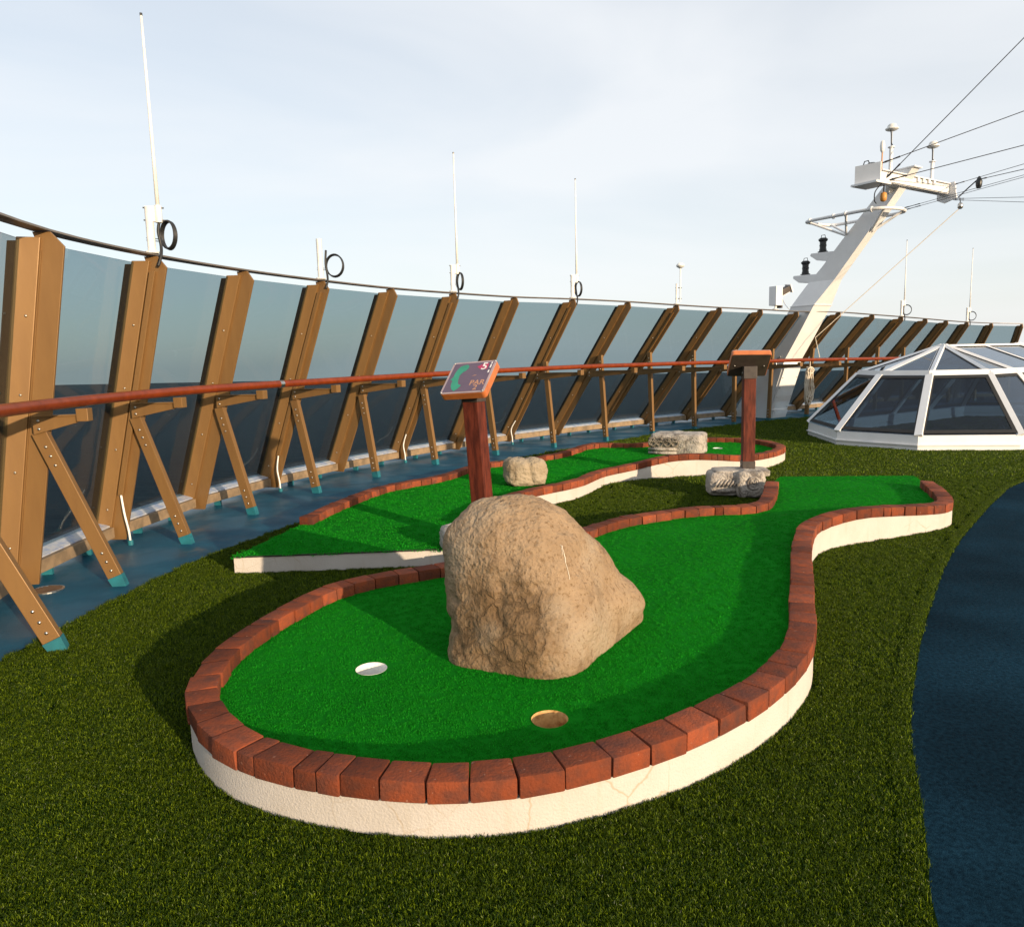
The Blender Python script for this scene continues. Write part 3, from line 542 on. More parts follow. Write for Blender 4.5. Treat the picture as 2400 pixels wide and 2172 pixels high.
# ------------------------------------------------------------------ big boulder
def smooth_noise(p, sc, oc=4): return noise.fractal(p*sc, 1.0, 2.0, oc, noise_basis='PERLIN_ORIGINAL')
RB = [(.095, [(-.235, 2.62), (-.11, 2.54), (.0, 2.48), (.11, 2.44), (.22, 2.50), (.30, 2.63), (.42, 2.82), (.53, 3.02), (.48, 3.17), (.2, 3.22), (-.1, 3.05), (-.22, 2.82)]),
      (.13, [(-.25, 2.63), (-.12, 2.535), (.0, 2.475), (.115, 2.44), (.23, 2.50), (.31, 2.63), (.43, 2.82), (.535, 3.01), (.48, 3.16), (.2, 3.21), (-.1, 3.05), (-.23, 2.82)]),
      (.21, [(-.243, 2.67), (-.12, 2.55), (.0, 2.49), (.12, 2.465), (.235, 2.52), (.32, 2.65), (.44, 2.83), (.525, 2.98), (.47, 3.12), (.2, 3.17), (-.1, 3.04), (-.23, 2.84)]),
      (.275, [(-.25, 2.70), (-.12, 2.57), (.0, 2.515), (.125, 2.49), (.24, 2.545), (.325, 2.67), (.43, 2.83), (.485, 2.96), (.44, 3.08), (.2, 3.14), (-.1, 3.03), (-.24, 2.86)]),
      (.34, [(-.26, 2.73), (-.115, 2.59), (.01, 2.54), (.13, 2.52), (.235, 2.575), (.315, 2.69), (.385, 2.82), (.425, 2.93), (.39, 3.04), (.18, 3.10), (-.1, 3.02), (-.24, 2.88)]),
      (.42, [(-.266, 2.75), (-.12, 2.61), (.005, 2.56), (.12, 2.55), (.215, 2.605), (.29, 2.70), (.345, 2.80), (.375, 2.91), (.34, 3.01), (.15, 3.07), (-.1, 3.0), (-.24, 2.89)]),
      (.50, [(-.262, 2.76), (-.125, 2.63), (-.01, 2.59), (.10, 2.585), (.18, 2.635), (.24, 2.71), (.28, 2.79), (.295, 2.88), (.26, 2.98), (.1, 3.03), (-.1, 2.98), (-.23, 2.89)]),
      (.57, [(-.238, 2.77), (-.12, 2.66), (-.02, 2.625), (.08, 2.62), (.145, 2.665), (.19, 2.73), (.222, 2.79), (.225, 2.87), (.18, 2.95), (.07, 2.98), (-.09, 2.94), (-.2, 2.87)]),
      (.63, [(-.192, 2.78), (-.10, 2.70), (-.02, 2.67), (.06, 2.67), (.11, 2.70), (.15, 2.75), (.168, 2.80), (.16, 2.86), (.12, 2.91), (.04, 2.93), (-.07, 2.91), (-.15, 2.85)]),
      (.672, [(-.13, 2.79), (-.08, 2.745), (-.02, 2.725), (.03, 2.725), (.065, 2.745), (.09, 2.77), (.10, 2.80), (.09, 2.84), (.06, 2.87), (.01, 2.88), (-.06, 2.865), (-.1, 2.83)]),
      (.692, [(-.06, 2.80), (-.045, 2.78), (-.02, 2.775), (.0, 2.775), (.015, 2.78), (.025, 2.79), (.03, 2.80), (.025, 2.815), (.01, 2.825), (-.01, 2.83), (-.035, 2.825), (-.05, 2.81)])]
rings = [[(-.03+(x+.03)*(1+.07*min(1, max(0, (z-.42)/.15))), y, z) for (x, y) in catmull(c, 10, True)] for z, c in RB]
NR = len(rings[0]); cols = [catmull([r[k] for r in rings], 9) for k in range(NR)]; NL = len(cols[0])
vs = []
cen = Vector((.08, 2.82, .35))
for l in range(NL):
    for k in range(NR):
        p = Vector(cols[k][l]); d_ = (p-cen).normalized()
        q = .015*smooth_noise(p+Vector((5, 2, 1)), 4.5, 3)+.006*smooth_noise(p, 12, 4)+.0035*smooth_noise(p, 42, 3)
        rid = 1-abs(smooth_noise(p+Vector((1.3, 0, 4)), 6.5, 3))*2.2
        if p.z < .42 and p.x < .12: q -= .012*max(0, rid)**3
        gx = (p.x-(.315+(.45-p.z)*.22))/.032
        if p.z < .47 and p.y < 2.95: q -= .013*math.exp(-gx*gx)*min(1, (.47-p.z)/.06)
        q += .016*math.exp(-((p.x-.47)/.06)**2-((p.z-.20)/.06)**2)
        f_ = min(1, (p.z-.09)/.05)
        vs.append(p+d_*q*max(.15, f_))
fs = [(l*NR+k, l*NR+(k+1) % NR, (l+1)*NR+(k+1) % NR, (l+1)*NR+k) for l in range(NL-1) for k in range(NR)]+[tuple((NL-1)*NR+k for k in range(NR)), tuple(range(NR-1, -1, -1))]
bd = MB().add([v-Vector((.1, 2.8, .1)) for v in vs], fs).build('boulder', 'boulder', None, smooth=True); bd.location = (.1, 2.8, .1)
tag(bd, 'huge smooth tan boulder standing on the nearer putting green', 'boulder')
# chalky scratch on its face
from mathutils.bvhtree import BVHTree
bvh = BVHTree.FromPolygons([v for v in vs], fs)
mbs = MB()
for a, b, w in (((.171, .546), (.183, .485), .0016), ((.178, .50), (.196, .42), .0013), ((.166, .55), (.171, .51), .0008)):
    up_, lo_ = [], []
    for k in range(9):
        u = k/8; x = lerp(a[0], b[0], u)+rng.uniform(-.0015, .0015); z = lerp(a[1], b[1], u)
        pr = []
        for sx in (-w, w):
            o_ = Vector((0, 0, 1.2)); tgt = Vector((x+sx*rng.uniform(.5, 1.1), 2.6, z)); h, nrm, _, _ = bvh.ray_cast(o_, (tgt-o_).normalized())
            pr.append((h+nrm*.002) if h else None)
        if None not in pr: up_.append(pr[0]); lo_.append(pr[1])
    k = len(up_); mbs.add(up_+lo_, [(q, q+1, k+q+1, k+q) for q in range(k-1)])
mbs.v = [v-Vector((.1, 2.8, .1)) for v in mbs.v]
M['chalk'] = make_mat('chalk', (.62, .54, .43), rough=.9)
sc_o = mbs.build('chalk_scratch', 'chalk', bd)

# ------------------------------------------------------------------ rocks and carved stones
def rock_mesh(size, seed, amp=.12, power=3.2, fine=.03, cut=None):
    bm = bmesh.new(); bmesh.ops.create_icosphere(bm, subdivisions=5, radius=1)
    for v in bm.verts:
        c = v.co.normalized(); k = (abs(c.x)**power+abs(c.y)**power+abs(c.z)**power)**(-1/power); p = c*k
        p = Vector((p.x*size[0], p.y*size[1], p.z*size[2]))
        d_ = smooth_noise(c+Vector((seed, seed*1.7, 0)), 1.4, 3)*amp*min(size)*1.4+smooth_noise(c+Vector((0, seed, 3)), 5, 4)*fine*min(size)*1.6
        p += c*d_
        if cut: p = cut(p)
        if p.z < -size[2]*.93: p.z = -size[2]*.93
        v.co = p
    return bm
def rock_obj(name, bm, loc, rot, mat, label=None, cat=None, parent=None):
    for f_ in bm.faces: f_.smooth = True
    me = bpy.data.meshes.new(name); bm.to_mesh(me); bm.free(); o = link(name, me, parent, mat); o.location = loc; o.rotation_euler = rot
    if label: tag(o, label, cat)
    return o
def cleft(p):
    g_ = math.exp(-((p.x-.035+.25*p.z)/.022)**2); return p*(1-.10*g_) if p.z > -.09 else p
rock_obj('rock', rock_mesh((.19, .15, .125), 2, .10, 4.0, .045, cleft), (.115, 6.62, .225), (0, R(3), R(6)), 'rock', 'rounded tan rock with a cleft on the farther green, beside the sign post', 'rock')

def carved_capital(name, loc, rotz, label, dims, lobes, mat='carved'):
    t = thing(name, loc, label, 'carved stone')
    X = Vector((math.cos(rotz), math.sin(rotz), 0)); Y = Vector((-math.sin(rotz), math.cos(rotz), 0)); Z = Vector((0, 0, 1)); L = Vector(loc)
    return t, X, Y, Z, L
def stone_block(parent, name, c, h, rotz, seed, mat, power=7, amp=.05, fine=.04, rx=0, ry=0):
    o = rock_obj(name, rock_mesh(h, seed, amp, power, fine), Vector(c)-ROOTLOC[rootof(parent)], (rx, ry, rotz), mat, parent=parent); return o
# capital under the far sign: fluted block and volute block side by side
t2, X, Y, Z, L = carved_capital('carved_stone', (1.95, 6.36, 0), R(-8), 'weathered carved stone capital under the sign seen from behind', None, None)
stone_block(t2, 'fluted_block', L+X*-.115+Y*.03+Z*.115, (.145, .13, .105), R(-8), 4, 'carved', 6)
stone_block(t2, 'volute_block', L+X*.085+Y*-.01+Z*.12, (.12, .15, .118), R(-8), 9, 'carved', 6)
stone_block(t2, 'abacus', L+X*.02+Y*.05+Z*.205, (.235, .135, .028), R(-8), 12, 'carved', 8, .03)
for k in range(7):   # slanting flutes
    a = L+X*(-.215+k*.031)+Y*-.108+Z*.095; MB().tube([a, a+X*.022+Y*-.004+Z*.032, a+X*.045+Y*.004+Z*.062], [.007, .010, .007], 6).build('flute', 'carved', t2, smooth=True)
MB().tube([L+X*-.24+Y*-.095+Z*.055, L+X*-.12+Y*-.112+Z*.052, L+X*-.01+Y*-.10+Z*.055], .011, 7).build('moulding', 'carvedark', t2, smooth=True)
def volute(parent, c, X, Zv, Yo, r, mat):
    ring = [c+X*math.cos(a)*r+Zv*math.sin(a)*r*1.05+Yo*.0 for a in [k*math.pi/9 for k in range(18)]]
    MB().tube(ring, r*.22, 7, True).build('volute_ring', mat, parent, smooth=True)
    mpts = [(-.62, -.1), (-.55, .35), (-.38, .6), (-.2, .35), (0, .0), (.2, .35), (.38, .6), (.55, .35), (.62, -.1)]
    MB().tube(catmull([tuple(c+X*x*r*.95+Zv*z*r*.95+Yo*r*.05) for x, z in mpts], 3), r*.2, 6).build('leaf_scroll', mat, parent, smooth=True)
volute(t2, L+X*.10+Y*-.158+Z*.135, X, Z, -Y, .048, 'carved')
for k, (rx_, rz_) in enumerate(((.075, .085), (.095, .115))):
    MB().tube([L+X*(.02-.0*k)+X*(-rx_*math.cos(a)*.5)+Y*-.155+Z*(.13-rz_*math.sin(a)) for a in [j*math.pi/10 for j in range(11)]], .005, 5).build('incised_line', 'carvedark', t2, smooth=True)
# capital under the near sign, mostly behind the boulder
t5, X5, Y5, Z5, L5 = carved_capital('carved_stone', (-.27, 4.44, .0), R(12), 'pale carved stone block mostly hidden behind the left of the big boulder', None, None)
stone_block(t5, 'stone_body', L5+Z5*.145, (.175, .12, .085), R(12), 21, 'carved', 5, .07, .06)
stone_block(t5, 'stone_foot', L5+Z5*.06+X5*.03, (.15, .10, .06), R(12), 23, 'carved', 5, .06, .05)
for k in range(4):
    a = L5+X5*(-.17+k*.03)+Y5*-.11+Z5*.10; MB().tube([a, a+X5*.012+Z5*.05], [.008, .010], 6).build('flute', 'carved', t5, smooth=True)
# long carved block lying across the far green
t3, X3, Y3, Z3, L3 = carved_capital('carved_stone', (1.83, 8.20, .14), R(-26), 'long pale carved stone block lying across the farther green', None, None)
stone_block(t3, 'stone_body', L3+Z3*.125+X3*.02, (.285, .19, .118), R(-26), 31, 'carved', 8, .05, .05)
rotd = R(-26)
for k in range(4):
    c = L3+X3*(-.225+k*.082)+Y3*-.202+Z3*.15; volute(t3, c, X3, Z3, -Y3, .038, 'carvedark')
stone_block(t3, 'dark_face', L3+X3*-.11+Y3*-.172+Z3*.15, (.165, .022, .055), R(-26), 33, 'carvedark', 8, .02)
MB().tube([L3+X3*-.27+Y3*-.195+Z3*.075, L3+X3*-.14+Y3*-.20+Z3*.072, L3+X3*.04+Y3*-.19+Z3*.075], .014, 7).build('moulding', 'carved', t3, smooth=True)
MB().tube([L3+X3*-.27+Y3*-.19+Z3*.035, L3+X3*-.14+Y3*-.195+Z3*.032, L3+X3*.04+Y3*-.185+Z3*.035], .016, 7).build('moulding', 'carved', t3, smooth=True)

# ------------------------------------------------------------------ hole signs
def text_mesh(body, size):
    cu = bpy.data.curves.new('t', 'FONT'); cu.body = body; cu.size = size; cu.align_x = 'CENTER'; cu.align_y = 'CENTER'; cu.offset = size*.018
    o = bpy.data.objects.new('t', cu); COL.objects.link(o); bpy.context.view_layer.update()
    me = bpy.data.meshes.new_from_object(o.evaluated_get(bpy.context.evaluated_depsgraph_get())); bpy.data.objects.remove(o); return me
def sign_stand(foot, lean, z_top, u, v, size, label, printed, post_h=.05):
    g = thing('sign_stand', foot, label, 'sign'); P0 = Vector(foot); u = u.normalized(); v = (v-u*v.dot(u)).normalized(); nrm = u.cross(v)
    top = P0+lean; ux = Vector((u.x, u.y, 0)).normalized(); uy = Vector((-ux.y, ux.x, 0))
    q = lambda c, h: [c+ux*a*h+uy*b*h for a, b in ((-1, -1), (1, -1), (1, 1), (-1, 1))]
    d = (top-P0)
    MB().hexa(q(P0, .050)+q(top, .050)).build('post', 'postwood', g, bevel=.004)
    L_ = d.length; fc = lambda s: P0+d*(s/L_)
    ft = MB().hexa(q(fc(0), .054)+q(fc(.075), .054)).build('foot_bracket', 'darkmetal', g, bevel=.003)
    hd = MB().hexa(q(fc(L_-.02), .055)+q(fc(L_+.085), .055)).build('head_bracket', 'darkmetal', g, bevel=.003)
    for s_, o_ in ((.04, ft), (L_+.03, hd)):
        for w in (-uy, ux): bolt(o_, fc(s_)+w*.054, w, .008)
    c = fc(L_+.085)+nrm*.03+v*.0; hw, hh = size
    def rr(w, h, r, z):
        o = []
        for sx, sy, a0 in ((1, 1, 0), (-1, 1, 90), (-1, -1, 180), (1, -1, 270)):
            for k in range(5):
                a = R(a0+k*22.5); o.append(c+u*(sx*(w-r)+math.cos(a)*r)+v*(sy*(h-r)+math.sin(a)*r)+nrm*z)
        return o
    bo = MB().prism(rr(hw, hh, .02, -.022), nrm*.044).build('board', 'boardwood', g, bevel=.003)
    MB().prism(rr(hw-.006, hh-.006, .016, -.0262), nrm*.004).build('underside_shade', 'darkmetal', bo)  # dark plate added to colour in the unlit shade beneath the board
    pq = MB().prism(rr(hw-.002, hh-.002, .016, .0235), nrm*.004).build('plaque', 'plaqueframe', g)
    if printed:
        MB().prism(rr(hw-.016, hh-.014, .004, .0279), nrm*.0006).build('printed_panel', 'plaque', pq)
        Z0 = .0292
        def flat(pts, mat, name, dz=0): MB().add([c+u*(x*hw)+v*(y*hh)+nrm*(Z0+dz) for x, y in pts], [tuple(range(len(pts)))]).build(name, mat, pq)
        shape = [(-.42, .78), (-.28, .80), (-.17, .68), (-.18, .52), (-.26, .40), (-.36, .30), (-.44, .12), (-.42, -.05), (-.40, -.18), (-.34, -.40), (-.26, -.46), (-.16, -.52), (-.24, -.70), (-.38, -.86), (-.52, -.74), (-.62, -.55), (-.66, -.35), (-.66, -.20), (-.78, -.12), (-.70, .05), (-.70, .30), (-.66, .52), (-.58, .70)]
        flat(shape, 'printgreen', 'course_map')
        flat([(.20, .62), (.40, .76), (.70, .80), (.70, .42), (.40, .44)], 'printmagenta', 'flag')
        for a, b in ((.78, .88), (.52, .74), (.22, .38)): flat([(.785, a-.02), (.845, a-.02), (.845, b-.02), (.785, b-.02)], 'printwhite', 'flag_pole')
        flat([(.14, .02), (.26, .10), (.36, .08), (.24, .05)], 'printtan', 'scratch')
        for body, sz, x, y, mt, dz in (('5', .30*hh*2, .54, .60, 'printwhite', .0008), ('PAR', .21*hh*2,   .52, -.40, 'printtan', 0), ('2', .21*hh*2, .52, -.70, 'printtan', 0)):
            me = text_mesh(body, sz); o = link('lettering', me, pq); me.materials.clear(); me.materials.append(M[mt])
            mt4 = Matrix((u, v, nrm)).transposed().to_4x4(); mt4.translation = c+u*x*hw+v*y*hh+nrm*(Z0+dz)-P0; o.matrix_local = mt4
        for a, b in ((-.93, -.92), (.93, -.92), (.93, .92), (-.93, .92)): bolt(pq, c+u*a*hw+v*b*hh+nrm*.0275, nrm, .006)
    else:
        for a in (-.75, .75): bolt(bo, c+u*a*hw-v*.0*hh-nrm*.0265, -nrm, .006)
    return g
a5 = R(27); u5 = Vector((math.cos(a5), -math.sin(a5), .045)); v5 = Vector((math.sin(a5)*.74, math.cos(a5)*.74, .67))
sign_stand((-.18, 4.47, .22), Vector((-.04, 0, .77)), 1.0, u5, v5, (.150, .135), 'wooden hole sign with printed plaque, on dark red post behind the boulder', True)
u2 = Vector((-1, .10, .02)); v2 = Vector((-.10, -.74, .66))
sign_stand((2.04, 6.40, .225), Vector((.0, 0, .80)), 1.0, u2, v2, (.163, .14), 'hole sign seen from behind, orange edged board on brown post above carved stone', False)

# ------------------------------------------------------------------ antennas on top of the windscreen
def antenna(i, kind, z_hi, label, coil=True, ringr=.075, rat=.8, ss=None):
    n, t = fr(i); zt = ZTOP[i]+.02; s_ = (ss if ss is not None else STOP[i]+.09); b = F(i, s_, 0, zt)
    g = thing('antenna', b, label, 'antenna', 'antennas along the windscreen top')
    Z = Vector((0, 0, 1)); side = Vector((.97, .24, 0)).normalized(); n = Vector((side.y, -side.x, 0)); hgt = .30 if kind != 'stub' else z_hi-zt
    MB().lathe([(.045, 0), (.045, .012), (.02, .013)], b, 12).build('base_flange', 'plastic', g)
    MB().tube([b, b+Z*hgt], .026 if kind != 'dome' else .016, 12).build('mount_pipe', 'plastic', g, smooth='auto')
    w0 = b+side*.058
    if kind == 'whip':
        MB().tube([w0+Z*(hgt-.10), w0+Z*(hgt+.01)], .022, 12).build('whip_socket', 'plastic', g, smooth='auto')
        MB().box(b+side*.03+Z*(hgt-.045), (.05, .012, .05), (side, n, Z)).build('clamp', 'plastic', g)
        for z in (hgt-.085, hgt-.005): MB().tube([b-side*.035+Z*z, b+side*.095+Z*z], .005, 6).build('clamp_bolt', 'steel', g)
        H = z_hi-zt
        MB().tube([w0+Z*(hgt+.01), w0+Z*(hgt+.35), w0+Z*H], [.0135, .011, .0075], 10).build('whip', 'plastic', g, smooth=True)
        MB().tube([w0+Z*H, w0+Z*(H+.015)], .009, 8).build('tip_cap', 'black', g)
    if kind == 'dome':
        MB().tube([w0+Z*.03, w0+Z*(z_hi-zt-.04)], .010, 8).build('dome_pole', 'plastic', g)
        for z in (.08, .24): MB().tube([b-side*.02+Z*z, b+side*.08+Z*z], .007, 6).build('clamp_bolt', 'steel', g)
        MB().lathe([(.012, -.05), (.05, -.028), (.062, -.012), (.062, .0), (.045, .022), (.02, .034), (.004, .037)], w0+Z*(z_hi-zt), 20).build('receiver_dome', 'plastic', g, smooth='auto')
    if coil:
        cc = b+side*(.045+ringr*rat)+Z*(.10+ringr*.25)
        xd = Vector((rat, -math.sqrt(1-rat*rat), 0))
        c_ = MB()
        for k in range(3):
            o_ = Vector((xd.y, -xd.x, 0))*(k-1)*.009+Z*(k-1)*.003; c_.tube([cc+o_+xd*math.cos(a)*ringr+Z*math.sin(a)*ringr*1.12 for a in [q*math.pi/14 for q in range(28)]], .0068, 6, True)
        cb = c_.build('cable_coil', 'cable', g, smooth=True)
        MB().tube(catmull([tuple(w0+Z*(hgt-.10)), tuple(w0+Z*(.14)-side*.01), tuple(w0+Z*.05), tuple(w0+Z*-.02+n*.03), tuple(w0+Z*-.09+n*.05-side*.02)], 5), .010, 7).build('feed_cable', 'cable', g, smooth=True)
        for z in (.085, .10): MB().tube([b-side*.03+Z*z, cc-xd*ringr*.9+Z*(z-.12)], .003, 5).build('cable_tie', 'steel', cb)
    return g
antenna(3, 'whip', 3.47, 'tallest white whip antenna with black cable coil, nearest the left edge', True, .080, .82)
antenna(5, 'stub', 2.36, 'short white antenna stub with a black cable coil', True, .088, .96)
antenna(7, 'whip', 3.53, 'white whip antenna with cable coil above the numbered sign', True, .085, .45)
antenna(9, 'whip', 3.54, 'white whip antenna with cable coil, third tall one from the left', True, .085, .42)
antenna(11, 'dome', 2.56, 'small mushroom shaped receiver on a thin pole left of the mast', False)
antenna(17, 'whip', 3.36, 'thin far whip antenna just right of the white mast', True, .085, .9)
antenna(20, 'whip', 3.40, 'thin far whip antenna nearest the right edge above the skylight', True, .085, .9)

# ------------------------------------------------------------------ signal mast at the bow
mast = thing('signal_mast', SH(.4, 0, 0), 'tall white raked signal mast with black lanterns and crossbeam', 'mast')
fz = [0, 2.05, 2.44, 2.58, 2.93, 3.18, 3.78, 4.03]; fs_ = [.0, 1.30, 1.53, 1.69, 2.02, 2.24, 2.82, 3.05]
az = [0, .26, 1.1, 1.58, 2.05, 2.46, 2.69, 3.53, 4.03]; as_ = [.80, .90, 1.19, 1.49, 1.77, 2.05, 2.24, 2.94, 3.33]
vs = []; zs = [0, .26, .6, 1.1, 1.58, 2.05, 2.25, 2.46, 2.69, 3.1, 3.53, 3.8, 4.03]
for z in zs:
    a, b, w = interp(z, fz, fs_), interp(z, az, as_), interp(z, [0, 2.05, 2.46, 5], [.25, .25, .10, .10])
    vs += [SH(a, -w, z), SH(b, -w, z), SH(b, w, z), SH(a, w, z)]
fs = [(k*4+j, k*4+(j+1) % 4, k*4+4+(j+1) % 4, k*4+4+j) for k in range(len(zs)-1) for j in range(4)]+[(3, 2, 1, 0), tuple(len(vs)-4+j for j in range(4))]
MB().add(vs, fs).build('mast_column', 'white', mast)
MB().prism([SH(2.98, -.115, 4.03), SH(3.37, -.115, 4.03), SH(3.37, .115, 4.03), SH(2.98, .115, 4.03)], (0, 0, .02)).build('mast_cap', 'white', mast)
MB().hexa([SH(a, b, 2.04) for a, b in ((1.285, -.258), (1.778, -.258), (1.778, .258), (1.285, .258))]+[SH(a, b, 2.055) for a, b in ((1.293, -.258), (1.788, -.258), (1.788, .258), (1.293, .258))]).build('weld_band', 'white', mast)
# bolted cover on the aft foot
def aft(z, o): return interp(z, az, as_)+o
cz = [.17, .55, .9, 1.02]; L_ = [SH(aft(z, .045), -.235, z) for z in cz]; Rr = [SH(aft(z, .045), .235, z) for z in cz]; Li = [SH(aft(z, -.01), -.235, z) for z in cz]; Ri = [SH(aft(z, -.01), .235, z) for z in cz]
k = len(cz); vs = L_+Rr+Li+Ri; fs = [(q, q+1, k+q+1, k+q) for q in range(k-1)]+[(2*k+q, 2*k+q+1, q+1, q) for q in range(k-1)]+[(k+q, k+q+1, 3*k+q+1, 3*k+q) for q in range(k-1)]+[(0, k, 3*k, 2*k), (k-1, 2*k-1, 4*k-1, 3*k-1)]
cov = MB().add(vs, fs).build('foot_cover', 'white', mast)
for z in (.22, .42, .6, .78, .96):
    for b in (-.2, .2): bolt(cov, SH(aft(z, .045), b, z), SN, .012)
for b in (-.07, .07): bolt(cov, SH(aft(.97, .045), b, .98), SN, .012)
MB().prism([SH(.72, -.2, 0), SH(.90, -.2, 0), SH(.95, -.2, .165), SH(.75, -.2, .165)], ST*.4).build('mast_foot', 'white', mast)
MB().prism([SH(-.1, -.33, 0), SH(.95, -.33, 0), SH(.95, .33, 0), SH(-.1, .33, 0)], (0, 0, .02)).build('foot_plate', 'teal', mast)
# light platforms and lanterns
for pts in ([(1.70, 2.59), (1.22, 2.605), (1.21, 2.56), (1.33, 2.475), (1.56, 2.45)], [(2.03, 2.94), (1.57, 2.955), (1.55, 2.915), (1.68, 2.825), (1.88, 2.79)]):
    pf = MB().prism([SH(s, -.095, z) for s, z in pts], ST*.19).build('light_platform', 'white', mast, bevel=.008)
for s_, z_ in ((1.40, 2.612), (1.74, 2.962)):
    la = MB().lathe([(.085, 0), (.085, .012), (.062, .018), (.062, .05), (.055, .055), (.055, .10), (.062, .104), (.058, .112), (.062, .12), (.055, .125), (.055, .175), (.064, .185), (.078, .20), (.078, .222), (.066, .226), (.06, .238), (.03, .245)], SH(s_, 0, z_), 20).build('lantern', 'black', mast, smooth='auto')
    c = SH(s_, 0, z_+.235); MB().tube([c-SN*.045, c-SN*.032+Vector((0, 0, .055)), c+SN*.032+Vector((0, 0, .055)), c+SN*.045], .006, 6).build('lantern_handle', 'black', la)
    MB().lathe([(.0565, .108), (.0585, .112), (.0565, .116)], SH(s_, 0, z_), 20).build('lantern_band', 'steel', la)
# hoop rail round the mast
zr_ = 3.46
hoop = [(1.62, -.20), (1.66, -.36), (1.85, -.41), (2.3, -.41), (2.75, -.40), (2.98, -.33), (3.08, -.12), (3.08, .12), (2.98, .33), (2.75, .40), (2.3, .41), (1.85, .41), (1.66, .36), (1.62, .20)]
hp = MB().tube(catmull([tuple(SH(a, b, zr_)) for a, b in hoop], 4, True), .027, 10, True).build('hoop_rail', 'white', mast, smooth=True)
for a, b in ((1.75, -.40), (2.2, -.41), (2.42, -.41), (2.85, -.38), (2.2, .41), (2.6, .41)):
    MB().tube([SH(a-.012, b, zr_), SH(a+.012, b, zr_)], .045, 12).build('hoop_bead', 'white', hp, smooth='auto')
for pa, pb in (((1.66, -.34, zr_), (2.22, -.09, 3.17)), ((2.42, -.40, zr_), (2.24, -.10, 3.18)), ((1.66, .34, zr_), (2.22, .09, 3.17)), ((3.04, .2, zr_), (2.66, .0, 3.18)), ((3.0, -.28, zr_), (2.66, -.06, 3.18))):
    MB().tube([SH(*pa), SH(*pb)], .020, 8).build('hoop_brace', 'white', mast, smooth='auto')
# crossbeam with end boxes, domes and small gear
MB().hexa([SH(a, b, z) for z in (3.78, 3.93) for a, b in ((3.06, -.80), (3.20, -.80), (3.20, 1.24), (3.06, 1.24))]).build('crossbeam', 'white', mast, bevel=.005)
MB().hexa([SH(a, b, z) for z in (3.931, 3.945) for a, b in ((3.02, -.78), (3.25, -.78), (3.25, 1.22), (3.02, 1.22))]).build('crossbeam_flange', 'white', mast)
MB().hexa([SH(a, b, z) for z in (3.79, 3.92) for a, b in ((3.205, -.80), (3.22, -.80), (3.22, 1.22), (3.205, 1.22))]).build('crossbeam_web', 'white', mast)
MB().hexa([SH(a, b, z) for z in (3.76, 4.05) for a, b in ((2.86, -.88), (3.24, -.82), (3.24, -.80), (2.86, -.86))]).build('screen_plate', 'white', mast)
MB().hexa([SH(a, b, z) for z in (3.74, 3.77) for a, b in ((2.84, -.95), (3.26, -.95), (3.26, -.55), (2.84, -.55))]).build('lamp_shelf', 'white', mast)
lb = MB().lathe([(.06, 0), (.06, .2), (.075, .22), (.075, .25), (.05, .27)], SH(3.02, -.70, 3.82), 16).build('masthead_lamp', 'black', mast, smooth='auto')
c = SH(3.02, -.84, 4.05); MB().tube([c-SN*.05, c-SN*.03+Vector((0, 0, .05)), c+SN*.03+Vector((0, 0, .05)), c+SN*.05], .008, 6).build('plate_handle', 'black', mast)
MB().prism([SH(3.02, 1.24, 3.96), SH(3.30, 1.24, 3.96), SH(3.34, 1.24, 3.70), SH(3.14, 1.24, 3.64), SH(3.02, 1.24, 3.70)], ST*.03).build('end_plate', 'white', mast)
MB().prism([SH(2.9, -.10, 3.7), SH(3.06, -.10, 3.92), SH(3.06, -.4, 3.92), SH(3.0, -.25, 3.78)], SN*.06).build('gusset', 'white', mast)
for b, z0, z1_, z2_ in ((-.37, 3.945, 4.34, 4.60), (.84, 3.945, 4.27, 4.50)):
    pl = MB().tube([SH(3.13, b, z0), SH(3.13, b, z1_)], .028, 12).build('dome_post', 'white', mast, smooth='auto')
    MB().lathe([(.05, 0), (.05, .015)], SH(3.13, b, z1_-.01), 14).build('post_flange', 'white', pl)
    MB().tube([SH(3.13, b, z1_), SH(3.13, b, z2_)], .012, 8).build('dome_stem', 'steel', pl)
    MB().tube(catmull([tuple(SH(3.13, b-.045, z2_)), tuple(SH(3.15, b-.05, z2_-.08)), tuple(SH(3.14, b-.02, z2_-.2)), tuple(SH(3.15, b, z1_+.02))], 4), .008, 6).build('dome_cable', 'cable', pl)
    MB().lathe([(.02, -.03), (.07, -.015), (.095, .0), (.095, .015), (.07, .03), (.065, .055), (.05, .075), (.02, .085)], SH(3.13, b, z2_), 20).build('receiver_dome', 'plastic', pl, smooth='auto')
sb_ = MB().tube([SH(3.1, -.56, 3.945), SH(3.1, -.56, 4.26)], .010, 8).build('probe_stem', 'orange', mast)
MB().lathe([(.012, 0), (.03, .03), (.036, .10), (.028, .16), (.008, .18)], SH(3.1, -.56, 4.24), 14).build('probe_bulb', 'plastic', sb_, smooth=True)
for k in range(4): MB().box(SH(3.235, .25+k*.16, 3.90), (.012, .03, .03), (SN, ST, Vector((0, 0, 1)))).build('beam_lug', 'white', mast)
MB().tube(catmull([tuple(SH(3.2, -.72, 3.74)), tuple(SH(3.18, -.84, 3.62)), tuple(SH(3.16, -.82, 3.50)), tuple(SH(3.12, -.70, 3.47))], 5), .008, 6).build('loose_cable', 'cable', mast)
MB().tube(catmull([tuple(SH(.95, -.262, .92)), tuple(SH(1.03, -.275, 1.0)), tuple(SH(1.02, -.27, 1.1)), tuple(SH(1.12, -.275, 1.17))], 5), .014, 7).build('grab_hook', 'steel', mast, smooth=True)

